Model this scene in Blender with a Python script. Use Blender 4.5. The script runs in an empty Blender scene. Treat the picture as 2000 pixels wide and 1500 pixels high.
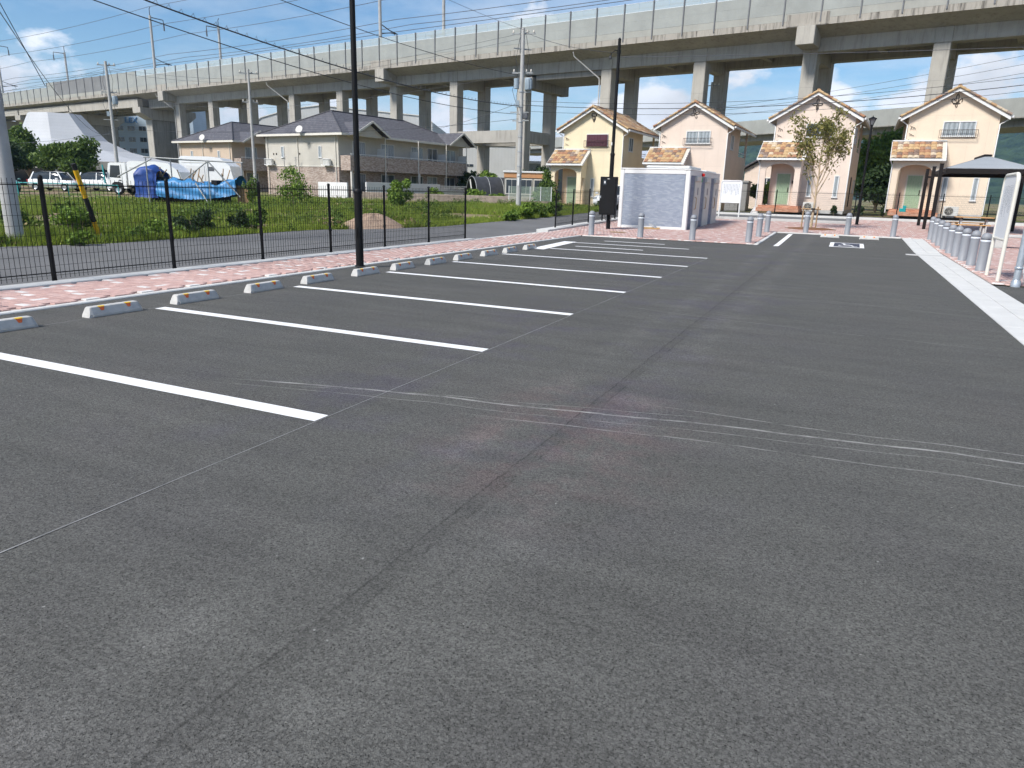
import bpy, math, random
import numpy as np
from mathutils import Matrix, Vector
R = math.radians
SC = bpy.context.scene
COL = SC.collection
random.seed(7)
rng = np.random.default_rng(7)

# ------------------------------------------------------------------ camera
cd = bpy.data.cameras.new('camera'); cam = bpy.data.objects.new('camera', cd); COL.objects.link(cam)
cd.sensor_width = 36.0; cd.lens = 1377.59 / 2000 * 36.0; cd.clip_start = 0.05; cd.clip_end = 9000
PITCH, ROLL, YAW = 0.2692, 0.02815, 0.42776
fw = Vector((-math.sin(YAW) * math.cos(PITCH), math.cos(YAW) * math.cos(PITCH), -math.sin(PITCH)))
rt = Vector((math.cos(YAW), math.sin(YAW), 0)); up = rt.cross(fw)
rt2 = math.cos(ROLL) * rt + math.sin(ROLL) * up; up2 = -math.sin(ROLL) * rt + math.cos(ROLL) * up
cam.matrix_world = Matrix(((rt2.x, up2.x, -fw.x, 0), (rt2.y, up2.y, -fw.y, 0), (rt2.z, up2.z, -fw.z, 1.568), (0, 0, 0, 1)))
SC.camera = cam

# ------------------------------------------------------------------ node helper
class NT:
    def __init__(s, tree): s.t = tree; s.n = tree.nodes; s.l = tree.links
    def new(s, kind, **kw):
        n = s.n.new(kind)
        for k, v in kw.items(): setattr(n, k, v)
        return n
    def put(s, sock, v):
        if isinstance(v, bpy.types.NodeSocket): s.l.new(v, sock)
        elif v is not None:
            if isinstance(v, (tuple, list)) and sock.type == 'RGBA' and len(v) == 3: v = (*v, 1)
            sock.default_value = v
    def m(s, op, a, b=None, c=None, clamp=False):
        n = s.new('ShaderNodeMath', operation=op, use_clamp=clamp)
        for i, v in enumerate((a, b, c)):
            if v is not None: s.put(n.inputs[i], v)
        return n.outputs[0]
    def vm(s, op, a, b=None):
        n = s.new('ShaderNodeVectorMath', operation=op); s.put(n.inputs[0], a)
        if b is not None: s.put(n.inputs[1], b)
        return n.outputs[0]
    def noise(s, vec, scale, detail=3, rough=.55, out=0):
        n = s.new('ShaderNodeTexNoise'); s.put(n.inputs['Vector'], vec); s.put(n.inputs['Scale'], scale)
        n.inputs['Detail'].default_value = detail; n.inputs['Roughness'].default_value = rough
        return n.outputs[out]
    def ramp(s, f, *stops):
        n = s.new('ShaderNodeValToRGB'); s.put(n.inputs[0], f); e = n.color_ramp.elements
        while len(e) < len(stops): e.new(.5)
        for i, (p, c) in enumerate(stops):
            e[i].position = p; e[i].color = (*c, 1) if not isinstance(c, (int, float)) else (c, c, c, 1)
        return n.outputs[0]
    def mix(s, f, a, b, kind='MIX'):
        n = s.new('ShaderNodeMix', data_type='RGBA', blend_type=kind)
        s.put(n.inputs[0], f); s.put(n.inputs[6], a); s.put(n.inputs[7], b)
        return n.outputs[2]
    def mr(s, v, a, b, c=0., d=1.):
        n = s.new('ShaderNodeMapRange'); s.put(n.inputs[0], v)
        for i, x in enumerate((a, b, c, d)): n.inputs[i + 1].default_value = x
        return n.outputs[0]
    def sep(s, v):
        n = s.new('ShaderNodeSeparateXYZ'); s.put(n.inputs[0], v); return n.outputs
    def comb(s, x, y, z):
        n = s.new('ShaderNodeCombineXYZ')
        for i, v in enumerate((x, y, z)): s.put(n.inputs[i], v)
        return n.outputs[0]

# ------------------------------------------------------------------ world, sun, exposure
SUN_EL, SUN_AZ = R(46), math.atan2(-0.42, -0.91)     # sun direction in plan: x = sin, y = cos
W = bpy.data.worlds.new('World'); SC.world = W; W.use_nodes = True
w = NT(W.node_tree); w.n.clear()
sky = w.new('ShaderNodeTexSky', sky_type='NISHITA'); sky.sun_disc = False
sky.sun_elevation = SUN_EL; sky.sun_rotation = SUN_AZ; sky.air_density = 1.0; sky.dust_density = 0.3; sky.ozone_density = 2.2
hs = w.new('ShaderNodeHueSaturation'); hs.inputs['Saturation'].default_value = 1.24; hs.inputs['Value'].default_value = .86
w.l.new(sky.outputs[0], hs.inputs['Color'])
dirv = w.new('ShaderNodeTexCoord').outputs['Generated']
dx, dy, dz = w.sep(dirv)
dzc = w.m('MAXIMUM', dz, 0.0)
# low cumulus banks: direction space, flattened; high thin cloud: planar projection
cv = w.comb(dx, dy, w.m('MULTIPLY', dz, 1.9))
n1 = w.noise(w.vm('ADD', cv, (3.1, 1.7, .4)), 5.2, 7, .56)
low = w.mr(dzc, .02, .26, .20, -.08)
cum = w.mr(w.m('ADD', n1, low), .575, .64)
pl = w.m('ADD', dzc, .10)
pv = w.comb(w.m('DIVIDE', dx, pl), w.m('DIVIDE', dy, pl), 0.)
n2 = w.noise(w.vm('ADD', pv, (1.2, .3, 0)), .55, 6, .62)
thin = w.mr(n2, .42, .70, 0, .65)
cl = w.m('MAXIMUM', cum, thin, clamp=True)
shade = w.mr(w.noise(w.vm('ADD', cv, (3.1, 1.7, .47)), 6.5, 5, .6), .35, .65, .72, 1.0)
ccol = w.mix(1.0, (7.3, 7.6, 8.1), shade, 'MULTIPLY')
skc = w.mix(cl, hs.outputs[0], ccol)
bg = w.new('ShaderNodeBackground'); w.l.new(skc, bg.inputs[0]); bg.inputs[1].default_value = 0.085
wo = w.new('ShaderNodeOutputWorld'); w.l.new(bg.outputs[0], wo.inputs[0])
sd = bpy.data.lights.new('sun', 'SUN'); sd.energy = 3.0; sd.angle = R(14); sd.color = (1.0, .955, .89)
sun = bpy.data.objects.new('sun', sd); COL.objects.link(sun)
sv = Vector((math.sin(SUN_AZ) * math.cos(SUN_EL), math.cos(SUN_AZ) * math.cos(SUN_EL), math.sin(SUN_EL)))
sun.rotation_euler = sv.to_track_quat('Z', 'Y').to_euler(); sun.location = (0, -20, 40)
vs = SC.view_settings; vs.view_transform = 'Standard'; vs.look = 'None'; vs.exposure = 0.92; vs.gamma = 1; vs.use_curve_mapping = False
SC.cycles.max_bounces = 4; SC.cycles.use_light_tree = False; SC.cycles.caustics_reflective = False; SC.cycles.caustics_refractive = False; SC.cycles.transparent_max_bounces = 16; SC.cycles.use_denoising = True; SC.cycles.adaptive_threshold = .02; SC.cycles.volume_bounces = 0

# ------------------------------------------------------------------ mesh helpers
class MB:
    def __init__(s): s.v = []; s.f = []; s.mi = []; s.sm = []
    def add(s, vs, fs, mi=0, smooth=False):
        o = len(s.v); s.v += [tuple(p) for p in vs]
        for f in fs: s.f.append(tuple(i + o for i in f)); s.mi.append(mi); s.sm.append(smooth)
        return s
    def box(s, x0, x1, y0, y1, z0, z1, mi=0):
        return s.add([(x0, y0, z0), (x1, y0, z0), (x1, y1, z0), (x0, y1, z0), (x0, y0, z1), (x1, y0, z1), (x1, y1, z1), (x0, y1, z1)],
                     [(0, 3, 2, 1), (4, 5, 6, 7), (0, 1, 5, 4), (1, 2, 6, 5), (2, 3, 7, 6), (3, 0, 4, 7)], mi)
    def bbox(s, x0, x1, y0, y1, z0, z1, b=.02, mi=0):           # box with chamfered edges
        xs = (x0, x0 + b, x1 - b, x1); ys = (y0, y0 + b, y1 - b, y1); zs = (z0, z0 + b, z1 - b, z1)
        V = {}; vv = []
        def g(a, c, d):
            k = (a, c, d)
            if k not in V: V[k] = len(vv); vv.append((xs[a], ys[c], zs[d]))
            return V[k]
        F = []
        for e, (i, j) in ((0, (1, 2)), (3, (1, 2))):
            F.append((g(e, 1, 1), g(e, 2, 1), g(e, 2, 2), g(e, 1, 2))); F.append((g(1, e, 1), g(2, e, 1), g(2, e, 2), g(1, e, 2))); F.append((g(1, 1, e), g(2, 1, e), g(2, 2, e), g(1, 2, e)))
        for a in (0, 3):
            ai = 1 if a == 0 else 2
            for c in (0, 3):
                ci = 1 if c == 0 else 2
                F.append((g(a, ci, 1), g(a, ci, 2), g(ai, c, 2), g(ai, c, 1)))
                F.append((g(a, 1, ci), g(a, 2, ci), g(ai, 2, c), g(ai, 1, c)))
                F.append((g(1, a, ci), g(2, a, ci), g(2, ai, c), g(1, ai, c)))
                for d in (0, 3):
                    di = 1 if d == 0 else 2
                    F.append((g(a, ci, di), g(ai, c, di), g(ai, ci, d)))
        return s.add(vv, F, mi)
    def prism(s, poly, a, b, ax='y', mi=0):                      # polygon in the plane normal to ax, extruded a..b
        n = len(poly)
        def P(p, t): return {'y': (p[0], t, p[1]), 'x': (t, p[0], p[1]), 'z': (p[0], p[1], t)}[ax]
        return s.add([P(p, a) for p in poly] + [P(p, b) for p in poly],
                     [tuple(range(n)), tuple(range(2 * n - 1, n - 1, -1))] + [(i, (i + 1) % n, n + (i + 1) % n, n + i) for i in range(n)], mi)
    def cyl(s, x, y, z0, z1, r0, r1=None, n=12, mi=0, smooth=True):
        r1 = r0 if r1 is None else r1
        vs = [(x + r * math.cos(2 * math.pi * i / n), y + r * math.sin(2 * math.pi * i / n), z) for r, z in ((r0, z0), (r1, z1)) for i in range(n)]
        s.add(vs, [(i, (i + 1) % n, n + (i + 1) % n, n + i) for i in range(n)], mi, smooth)
        return s.add(vs, [tuple(range(n - 1, -1, -1)), tuple(range(n, 2 * n))], mi)
    def lathe(s, prof, n=16, x=0, y=0, mi=0, smooth=True):       # prof: (r, z) bottom to top
        vs = [(x + r * math.cos(2 * math.pi * i / n), y + r * math.sin(2 * math.pi * i / n), z) for r, z in prof for i in range(n)]
        k = len(prof)
        s.add(vs, [(j * n + i, j * n + (i + 1) % n, (j + 1) * n + (i + 1) % n, (j + 1) * n + i) for j in range(k - 1) for i in range(n)], mi, smooth)
        return s
    def tube(s, pts, r, n=6, mi=0, smooth=True, r1=None, cap=True):
        P = [Vector(p) for p in pts]; k = len(P); vs = []
        u = None
        for i, p in enumerate(P):
            t = (P[min(i + 1, k - 1)] - P[max(i - 1, 0)]).normalized()
            if u is None:
                u = t.cross(Vector((0, 0, 1)))
                if u.length < .05: u = t.cross(Vector((1, 0, 0)))
                u.normalize()
            else:
                u = (u - t * u.dot(t)).normalized()
            vv = t.cross(u)
            rr = r if r1 is None else r + (r1 - r) * i / (k - 1)
            vs += [p + rr * (math.cos(2 * math.pi * j / n) * u + math.sin(2 * math.pi * j / n) * vv) for j in range(n)]
        s.add(vs, [(i * n + j, i * n + (j + 1) % n, (i + 1) * n + (j + 1) % n, (i + 1) * n + j) for i in range(k - 1) for j in range(n)], mi, smooth)
        if cap: s.add(vs, [tuple(range(n - 1, -1, -1)), tuple(range((k - 1) * n, k * n))], mi)
        return s
    def bar(s, a, b, w, h=None, mi=0):                            # rectangular bar between two points
        h = h or w; a = Vector(a); b = Vector(b); t = (b - a).normalized()
        u = t.cross(Vector((0, 0, 1)))
        if u.length < .05: u = Vector((1, 0, 0))
        u.normalize(); v = u.cross(t)
        vs = [p + i * u * w / 2 + j * v * h / 2 for p in (a, b) for i, j in ((-1, -1), (1, -1), (1, 1), (-1, 1))]
        return s.add(vs, [(3, 2, 1, 0), (4, 5, 6, 7), (0, 1, 5, 4), (1, 2, 6, 5), (2, 3, 7, 6), (3, 0, 4, 7)], mi)
    def quad(s, a, b, c, d, mi=0): return s.add([a, b, c, d], [(0, 1, 2, 3)], mi)
    def mesh(s, name, mats):
        me = bpy.data.meshes.new(name); me.from_pydata(s.v, [], s.f)
        for m in (mats if isinstance(mats, (list, tuple)) else [mats]): me.materials.append(m)
        me.polygons.foreach_set('material_index', s.mi); me.polygons.foreach_set('use_smooth', s.sm)
        me.validate(); me.update(); return me
    def build(s, name, mats, parent=None): return link(name, s.mesh(name, mats), parent)
def link(name, me, parent=None, loc=None, rot=None):
    o = bpy.data.objects.new(name, me); COL.objects.link(o)
    if parent: o.parent = parent
    if loc is not None: o.location = loc
    if rot is not None: o.rotation_euler = rot
    return o
def tag(o, label=None, cat=None, group=None, kind=None):
    if label: o['label'] = label
    if cat: o['category'] = cat
    if group: o['group'] = group
    if kind: o['kind'] = kind
    return o
def thing(name, label, cat, loc=(0, 0, 0), rz=0, group=None):
    o = bpy.data.objects.new(name, None); COL.objects.link(o); o.location = loc; o.rotation_euler = (0, 0, rz)
    o.empty_display_size = .2
    return tag(o, label, cat, group)
def clone(o, parent=None):
    c = o.copy(); COL.objects.link(c); c.parent = parent
    for ch in list(o.children): clone(ch, c)
    return c
def fastmesh(name, V, F, mats, mi=None, smooth=False):            # V (n,3), F (m,k) numpy
    me = bpy.data.meshes.new(name); V = np.asarray(V, np.float32); F = np.asarray(F, np.int32); k = F.shape[1]
    me.vertices.add(len(V)); me.vertices.foreach_set('co', V.ravel())
    me.loops.add(F.size); me.loops.foreach_set('vertex_index', F.ravel())
    me.polygons.add(len(F)); me.polygons.foreach_set('loop_start', np.arange(0, F.size, k, dtype=np.int32))
    try: me.polygons.foreach_set('loop_total', np.full(len(F), k, np.int32))
    except Exception: pass
    for m in (mats if isinstance(mats, (list, tuple)) else [mats]): me.materials.append(m)
    if mi is not None: me.polygons.foreach_set('material_index', np.asarray(mi, np.int32))
    if smooth: me.polygons.foreach_set('use_smooth', np.ones(len(F), bool))
    me.update(calc_edges=True); return me
def T(y): return 0.019 * (min(max(y, 26.), 52.) - 26.)            # the plot climbs gently beyond the parking bays
def Tn(y): return 0.019 * (np.clip(y, 26., 52.) - 26.)

# ------------------------------------------------------------------ materials
def base(name, rough=.8, spec=.3, metal=0.):
    m = bpy.data.materials.new(name); m.use_nodes = True; n = NT(m.node_tree); p = n.n['Principled BSDF']
    p.inputs['Roughness'].default_value = rough; p.inputs['Specular IOR Level'].default_value = spec; p.inputs['Metallic'].default_value = metal
    return m, n, p
def bump(n, p, h, strength=.3, dist=.01):
    b = n.new('ShaderNodeBump'); n.put(b.inputs['Height'], h); b.inputs['Strength'].default_value = strength; b.inputs['Distance'].default_value = dist
    n.l.new(b.outputs[0], p.inputs['Normal'])
def wpos(n): return n.new('ShaderNodeNewGeometry').outputs['Position']
def opos(n): return n.new('ShaderNodeTexCoord').outputs['Object']
def plain(name, c, rough=.6, var=.12, scale=3., spec=.3, metal=0., bs=0., bscale=80., dirt=None, dirt_amt=.5):
    m, n, p = base(name, rough, spec, metal); P = wpos(n)
    f = n.noise(P, scale, 5, .6)
    lo = tuple(x * (1 - var) for x in c); hi = tuple(min(1, x * (1 + var)) for x in c)
    col = n.ramp(f, (.3, lo), (.7, hi))
    if dirt:
        d = n.mr(n.noise(P, scale * .6, 6, .7), .5, .75, 0, dirt_amt); col = n.mix(d, col, dirt)
    n.l.new(col, p.inputs['Base Color'])
    n.l.new(n.mr(n.noise(P, scale * 2, 3), .3, .7, max(0, rough - .08), min(1, rough + .08)), p.inputs['Roughness'])
    if bs: bump(n, p, n.noise(P, bscale, 4), bs, .01)
    return m
M = {}
M['white_paint'] = plain('road_paint', (.80, .80, .79), .7, .05, 9, bs=.25, bscale=160, dirt=(.62, .61, .59), dirt_amt=.35)
M['white'] = plain('white_coat', (.69, .69, .68), .45, .04, 2)
M['cream_trim'] = plain('cream_trim', (.66, .63, .56), .5, .05, 2)
M['black'] = plain('black_metal', (.006, .006, .0065), .55, .2, 5, spec=.22)
M['dark_brown'] = plain('dark_brown_metal', (.012, .0095, .009), .55, .2, 5, spec=.22)
M['grey_post'] = plain('grey_urethane', (.235, .245, .265), .5, .06, 3, spec=.4)
M['silver_band'] = plain('reflective_band', (.66, .70, .74), .35, .04, 8, spec=.6)
M['galv'] = plain('galvanised_steel', (.46, .50, .54), .42, .12, 9, spec=.5, metal=.55)
M['pole_conc'] = plain('pole_concrete', (.40, .40, .39), .85, .10, 2.5, bs=.15, dirt=(.27, .26, .25))
M['conc_light'] = plain('new_concrete', (.575, .57, .545), .8, .06, 2.2, bs=.2, bscale=120, dirt=(.45, .45, .44), dirt_amt=.35)
M['conc_mid'] = plain('kerb_concrete', (.47, .465, .45), .85, .09, 2.6, bs=.25, bscale=90, dirt=(.3, .29, .28))
M['stop_conc'] = plain('wheel_stop_concrete', (.50, .49, .465), .8, .08, 14, bs=.3, bscale=150, dirt=(.27, .27, .27))
M['orange'] = plain('reflector_orange', (.75, .13, .015), .3, .1, 20, spec=.6)
M['yellow'] = plain('reflector_yellow', (.85, .55, .03), .35, .08, 20, spec=.6)
M['guard_yellow'] = plain('guard_yellow', (.75, .42, .02), .5, .1, 9)
M['wood'] = plain('timber', (.46, .27, .12), .65, .2, 8, bs=.2, bscale=60)
M['stake'] = plain('stake_wood', (.33, .22, .12), .8, .2, 12)
M['mulch'] = plain('soil_bed', (.17, .085, .045), .95, .3, 20, bs=.6, bscale=60)
M['bark'] = plain('bark', (.24, .19, .135), .9, .3, 14, bs=.4, bscale=50)
M['bark_pale'] = plain('pale_bark', (.42, .33, .22), .85, .25, 14, bs=.3, bscale=50)
M['rubber'] = plain('rubber', (.02, .02, .02), .8, .2, 9)
M['chrome'] = plain('wheel_metal', (.55, .56, .57), .35, .1, 9, metal=.8)
M['car_white'] = plain('white_car_paint', (.78, .79, .79), .22, .02, 1, spec=.6)
M['car_teal'] = plain('teal_car_paint', (.12, .25, .24), .25, .05, 1, spec=.6)
M['car_glass'] = plain('car_glass', (.02, .026, .03), .08, .1, 1, spec=.7)
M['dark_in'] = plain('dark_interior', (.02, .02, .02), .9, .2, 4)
M['teal_pole'] = plain('teal_post', (.05, .36, .36), .5, .1, 6)
M['ac'] = plain('air_conditioner', (.62, .61, .57), .5, .05, 4)
M['brick_step'] = None
M['plastic_teal'] = plain('teal_plastic', (.02, .33, .34), .4, .1, 5)
M['iron'] = plain('wrought_iron', (.05, .038, .028), .6, .25, 20)
M['maroon'] = plain('maroon_blind', (.09, .035, .05), .8, .2, 9)
M['tarp'] = plain('blue_tarp', (.05, .215, .45), .45, .22, 1.6, spec=.4, bs=.35, bscale=7)
M['tarp_dark'] = plain('dark_blue_tarp', (.018, .06, .25), .5, .3, 2.0, spec=.4, bs=.35, bscale=6)
M['pipe_grey'] = plain('scaffold_pipe', (.30, .31, .31), .5, .15, 9, metal=.4)
M['roof_slate_cap'] = plain('slate_ridge', (.075, .073, .08), .7, .15, 6)
M['greenhouse'] = plain('black_shade_net', (.05, .052, .058), .6, .25, 4)
M['stone_grey'] = plain('stone_bench', (.47, .47, .45), .85, .1, 6, bs=.2)
M['shed'] = plain('shed_panel', (.25, .24, .22), .6, .1, 3)
M['red'] = plain('red_lamp', (.55, .02, .02), .35, .05, 9)
M['green_sign'] = plain('green_mark', (.03, .30, .12), .5, .05, 9)
M['letter_blue'] = plain('letter_blue', (.07, .22, .47), .5, .05, 4)
M['insulator'] = plain('porcelain', (.62, .58, .52), .3, .1, 9)
M['xfmr'] = plain('transformer_grey', (.27, .33, .38), .5, .1, 6)
M['cable'] = plain('cable_black', (.045, .047, .052), .6, .2, 9)
M['cable_grey'] = plain('cable_grey', (.10, .105, .115), .6, .2, 9)
M['debris'] = plain('cardboard', (.40, .25, .10), .85, .2, 9)
M['blue_bag'] = plain('blue_sheet', (.03, .09, .33), .5, .2, 9)
M['terracotta_wall'] = plain('orange_boards', (.52, .27, .13), .7, .15, 3)
M['hedge_wall'] = plain('stone_low_wall', (.24, .20, .165), .9, .3, 3, bs=.6, bscale=14)
M['grey_road'] = None

# --- new asphalt of the parking area: aggregate, roller streaks, paving seam, tyre scuffs
def asphalt():
    m, n, p = base('new_asphalt', .88, .22); P = wpos(n); x, y, z = n.sep(P)
    vo = n.new('ShaderNodeTexVoronoi'); n.put(vo.inputs['Vector'], P); vo.inputs['Scale'].default_value = 115
    agg = n.sep(vo.outputs['Color'])[0]
    fine = n.noise(P, 190, 2, .7)
    mid = n.noise(P, 40, 3, .7)
    big = n.noise(P, .55, 4, .6)
    streak = n.noise(n.comb(n.m('MULTIPLY', x, .55), n.m('MULTIPLY', y, 3.2), 0.), 1.1, 4, .65)
    g = n.m('ADD', n.mr(agg, 0, 1, .74, 1.28), n.mr(fine, .3, .7, -.24, .24))
    pit = n.m('MAXIMUM', n.mr(n.noise(P, 105, 1, .6), .60, .68, 0, .7), n.mr(vo.outputs['Distance'], .52, .78, 0, .28)); g = n.m('MULTIPLY', n.m('MULTIPLY', g, 1.09), n.m('SUBTRACT', 1, pit))
    g = n.m('ADD', g, n.mr(mid, .3, .7, -.17, .17))
    g = n.m('MULTIPLY', g, n.mr(big, .3, .7, .93, 1.07)); g = n.m('MULTIPLY', g, n.mr(streak, .3, .7, .88, 1.12))
    col = n.mix(n.mr(n.noise(P, .8, 2, .6), .45, .7), (.1000, .0985, .0905), (.0985, .0960, .0905))
    col = n.mix(n.mr(n.noise(n.vm('ADD', P, (9, 3, 0)), .7, 2, .6), .55, .75), col, (.103, .099, .092))
    wob = n.mr(n.noise(P, 1.3, 3), 0, 1, -.03, .03); wob2 = n.mr(n.noise(P, 9, 4), 0, 1, -.02, .02)
    xs = n.m('ADD', n.m('ADD', x, wob), wob2)
    def band(v, c, half, soft): return n.mr(n.m('ABSOLUTE', n.m('SUBTRACT', v, c)), half, half + soft, 1, 0)
    nbk = n.noise(P, 5, 4, .7); brk = n.mr(nbk, .45, .6)
    seam = n.m('MULTIPLY', n.m('MAXIMUM', n.m('MAXIMUM', band(xs, -1.585, .002, .009), n.m('MULTIPLY', band(xs, -1.50, .002, .009), brk)), n.m('MULTIPLY', band(xs, -1.54, .03, .03), .22)), n.mr(nbk, .35, .55, .35, 1))
    fade = n.mr(y, 17, 21, 1, 0)
    seam = n.m('MULTIPLY', seam, fade)
    track = n.m('MULTIPLY', n.m('MAXIMUM', band(xs, -1.25, .05, .25), band(xs, -2.0, .03, .2)), n.mr(n.noise(P, 2.2, 6, .75), .4, .7, 0, .30))
    g = n.m('MULTIPLY', g, n.m('SUBTRACT', 1, n.m('MULTIPLY', seam, .42))); g = n.m('MULTIPLY', g, n.m('ADD', 1, track))
    dust = n.m('MULTIPLY', n.m('MULTIPLY', n.mr(n.m('ABSOLUTE', n.m('ADD', x, 1.5)), .25, .95, 1, 0), n.mr(n.m('ABSOLUTE', n.m('SUBTRACT', y, 4.3)), .6, 1.7, 1, 0)), n.mr(n.noise(P, 2.6, 6, .72), .44, .60, 0, .75))
    col = n.mix(dust, col, (.135, .100, .096))
    oil = n.m('MULTIPLY', n.mr(n.noise(n.vm('ADD', P, (4, 11, 0)), .9, 5, .65), .50, .66, 0, .6), n.m('MULTIPLY', n.mr(n.m('ABSOLUTE', n.m('ADD', x, 2.6)), .8, 2.6, 1, 0), n.mr(y, 2.2, 4))); col = n.mix(oil, col, (.088, .081, .104))
    # tyre scuffs: pale curved lines, broken by noise
    wav = n.mr(n.noise(n.comb(n.m('MULTIPLY', x, .9), 3.3, 0.), 1., 1), .2, .8, -.07, .07)
    sc = None; nb = n.noise(n.comb(n.m('MULTIPLY', x, 1.3), n.m('MULTIPLY', y, 2.), 0), 2.6, 4, .7)
    for a, b, c, wd, x0, x1, am in ((4.985, .132, -.0114, .008, -4.5, 6, 1.), (5.175, .055, .040, .005, -1.3, 6, .7), (4.58, .1, -.010, .005, -2.4, 6, .65),
                                    (4.82, .15, -.006, .004, -4.6, 2.0, .5), (5.13, .12, -.03, .004, -4.0, -.6, .6), (9.3, -.10, .03, .006, -3, 1.8, .35), (12.2, -.22, -.01, .008, -3, 2, .32), (22.2, -.06, 0, .02, -4.5, 2, .35)):
        cy = n.m('MULTIPLY_ADD', x, n.m('MULTIPLY_ADD', x, c, b), a)
        d = n.m('SUBTRACT', n.m('ADD', n.m('MULTIPLY_ADD', wob2, .5, y), wav), cy)
        k = n.m('MULTIPLY', band(d, 0, wd, wd * 1.2), n.m('MULTIPLY', n.mr(x, x0, x0 + .5), n.m('MULTIPLY', n.mr(x, x1 - .4, x1, 1, 0), am)))
        sc = k if sc is None else n.m('MAXIMUM', sc, k)
    sc = n.m('MULTIPLY', sc, n.mr(nb, .36, .6, .10, 1))
    spk = n.m('GREATER_THAN', n.noise(P, 26, 1, .3), .83)
    sc = n.m('MAXIMUM', n.m('MULTIPLY', sc, n.mr(fine, .35, .6, .35, 1)), n.m('MULTIPLY', spk, .5))
    c2 = n.mix(1., col, g, 'MULTIPLY'); c2 = n.mix(sc, c2, (.42, .41, .39))
    n.l.new(c2, p.inputs['Base Color'])
    n.l.new(n.mr(big, .3, .7, .80, .95), p.inputs['Roughness'])
    bump(n, p, n.m('ADD', n.m('MULTIPLY', agg, .7), n.m('ADD', fine, n.m('MULTIPLY', mid, .8))), .75, .006)
    return m
M['asphalt'] = asphalt()
def oldroad():
    m, n, p = base('old_asphalt', .92, .15); P = wpos(n)
    g = n.m('ADD', n.mr(n.noise(P, 60, 4, .7), .3, .7, .82, 1.18), n.mr(n.noise(P, .5, 5, .65), .3, .7, -.14, .14))
    col = n.mix(1., (.142, .142, .142), g, 'MULTIPLY'); col = n.mix(n.mr(n.noise(P, .9, 6, .7), .56, .74, 0, .5), col, (.19, .18, .16))
    n.l.new(col, p.inputs['Base Color']); bump(n, p, n.noise(P, 90, 4, .7), .5, .006); return m
M['grey_road'] = oldroad()
def groundmat():
    m, n, p = base('field_soil', .97, .1); P = wpos(n)
    f = n.noise(P, .33, 6, .62); f2 = n.noise(P, 8, 5, .7)
    soil = n.ramp(f2, (.3, (.20, .145, .10)), (.7, (.32, .245, .175)))
    gr = n.ramp(f2, (.3, (.07, .105, .022)), (.7, (.14, .19, .045)))
    col = n.mix(n.mr(n.m('ADD', f, n.mr(f2, .3, .7, -.06, .06)), .47, .55), soil, gr)
    n.l.new(col, p.inputs['Base Color']); bump(n, p, f2, .6, .05); return m
M['ground'] = groundmat()
# --- weathered concrete of the viaduct: formwork tone, vertical run-off streaks
def oldconc(name, c, streak=.5, dark=(.10, .09, .08)):
    m, n, p = base(name, .88, .2); P = opos(n); x, y, z = n.sep(P)
    t = n.noise(P, .5, 6, .6); st = n.noise(n.comb(n.m('MULTIPLY', x, 3.1), n.m('MULTIPLY', y, 3.1), n.m('MULTIPLY', z, .22)), 1.0, 6, .72)
    col = n.ramp(t, (.3, tuple(v * .86 for v in c)), (.7, tuple(v * 1.1 for v in c)))
    col = n.mix(n.mr(st, .50, .72, 0, streak), col, dark)
    col = n.mix(n.mr(n.noise(P, 7, 4), .3, .7, 0, .12), col, tuple(v * .7 for v in c))
    n.l.new(col, p.inputs['Base Color']); bump(n, p, n.noise(P, 9, 5), .15, .02); return m
M['via'] = oldconc('viaduct_concrete', (.40, .38, .34), .5)
M['via_edge'] = oldconc('stained_deck_edge', (.36, .335, .295), 1.0, (.03, .026, .022))
M['via_shaded'] = oldconc('shaded_viaduct_concrete', (.29, .28, .255), .85)  # darker streaked copy of the viaduct concrete; shade of sides and undersides in its colour
M['barrier'] = oldconc('barrier_panel', (.315, .33, .315), .10, (.24, .245, .235))
M['barrier_low'] = oldconc('barrier_panel_lower', (.345, .345, .315), .16, (.23, .23, .21))
M['barrier_dark'] = oldconc('barrier_panel_dark', (.205, .21, .215), .12, (.16, .16, .16))
M['hroad'] = oldconc('expressway_wall', (.33, .34, .32), .25, (.22, .215, .20))
M['metal_post'] = plain('barrier_post', (.15, .155, .165), .5, .1, 4, metal=.3)
def barrier_glass():
    m, n, p = base('barrier_glass', .12, .5); p.inputs['Base Color'].default_value = (.50, .545, .545, 1)
    t = n.new('ShaderNodeBsdfTransparent'); t.inputs[0].default_value = (.90, .95, .95, 1); mx = n.new('ShaderNodeMixShader'); mx.inputs[0].default_value = .5
    n.l.new(p.outputs[0], mx.inputs[1]); n.l.new(t.outputs[0], mx.inputs[2]); n.l.new(mx.outputs[0], n.n['Material Output'].inputs[0]); return m
M['bglass'] = barrier_glass()
def glass(name, c, curtain=None, fold=26.):
    m, n, p = base(name, .07, .6); P = opos(n); x, y, z = n.sep(P)
    col = c
    if curtain:
        s = n.m('SINE', n.m('ADD', n.m('MULTIPLY', n.m('ADD', x, y), fold), n.mr(n.noise(P, 3, 3), 0, 1, 0, 6)))
        col = n.mix(n.mr(s, -1, 1), tuple(v * .62 for v in curtain), curtain)
    n.put(p.inputs['Base Color'], col); n.put(p.inputs['Roughness'], .10); return m
M['glass'] = glass('window_glass', (.035, .045, .055))
M['glass_cur'] = glass('window_glass_curtain', (.2, .2, .2), (.36, .40, .42))
M['glass_dim'] = glass('window_glass_dim', (.1, .11, .12), (.14, .155, .165), 18.)
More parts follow.
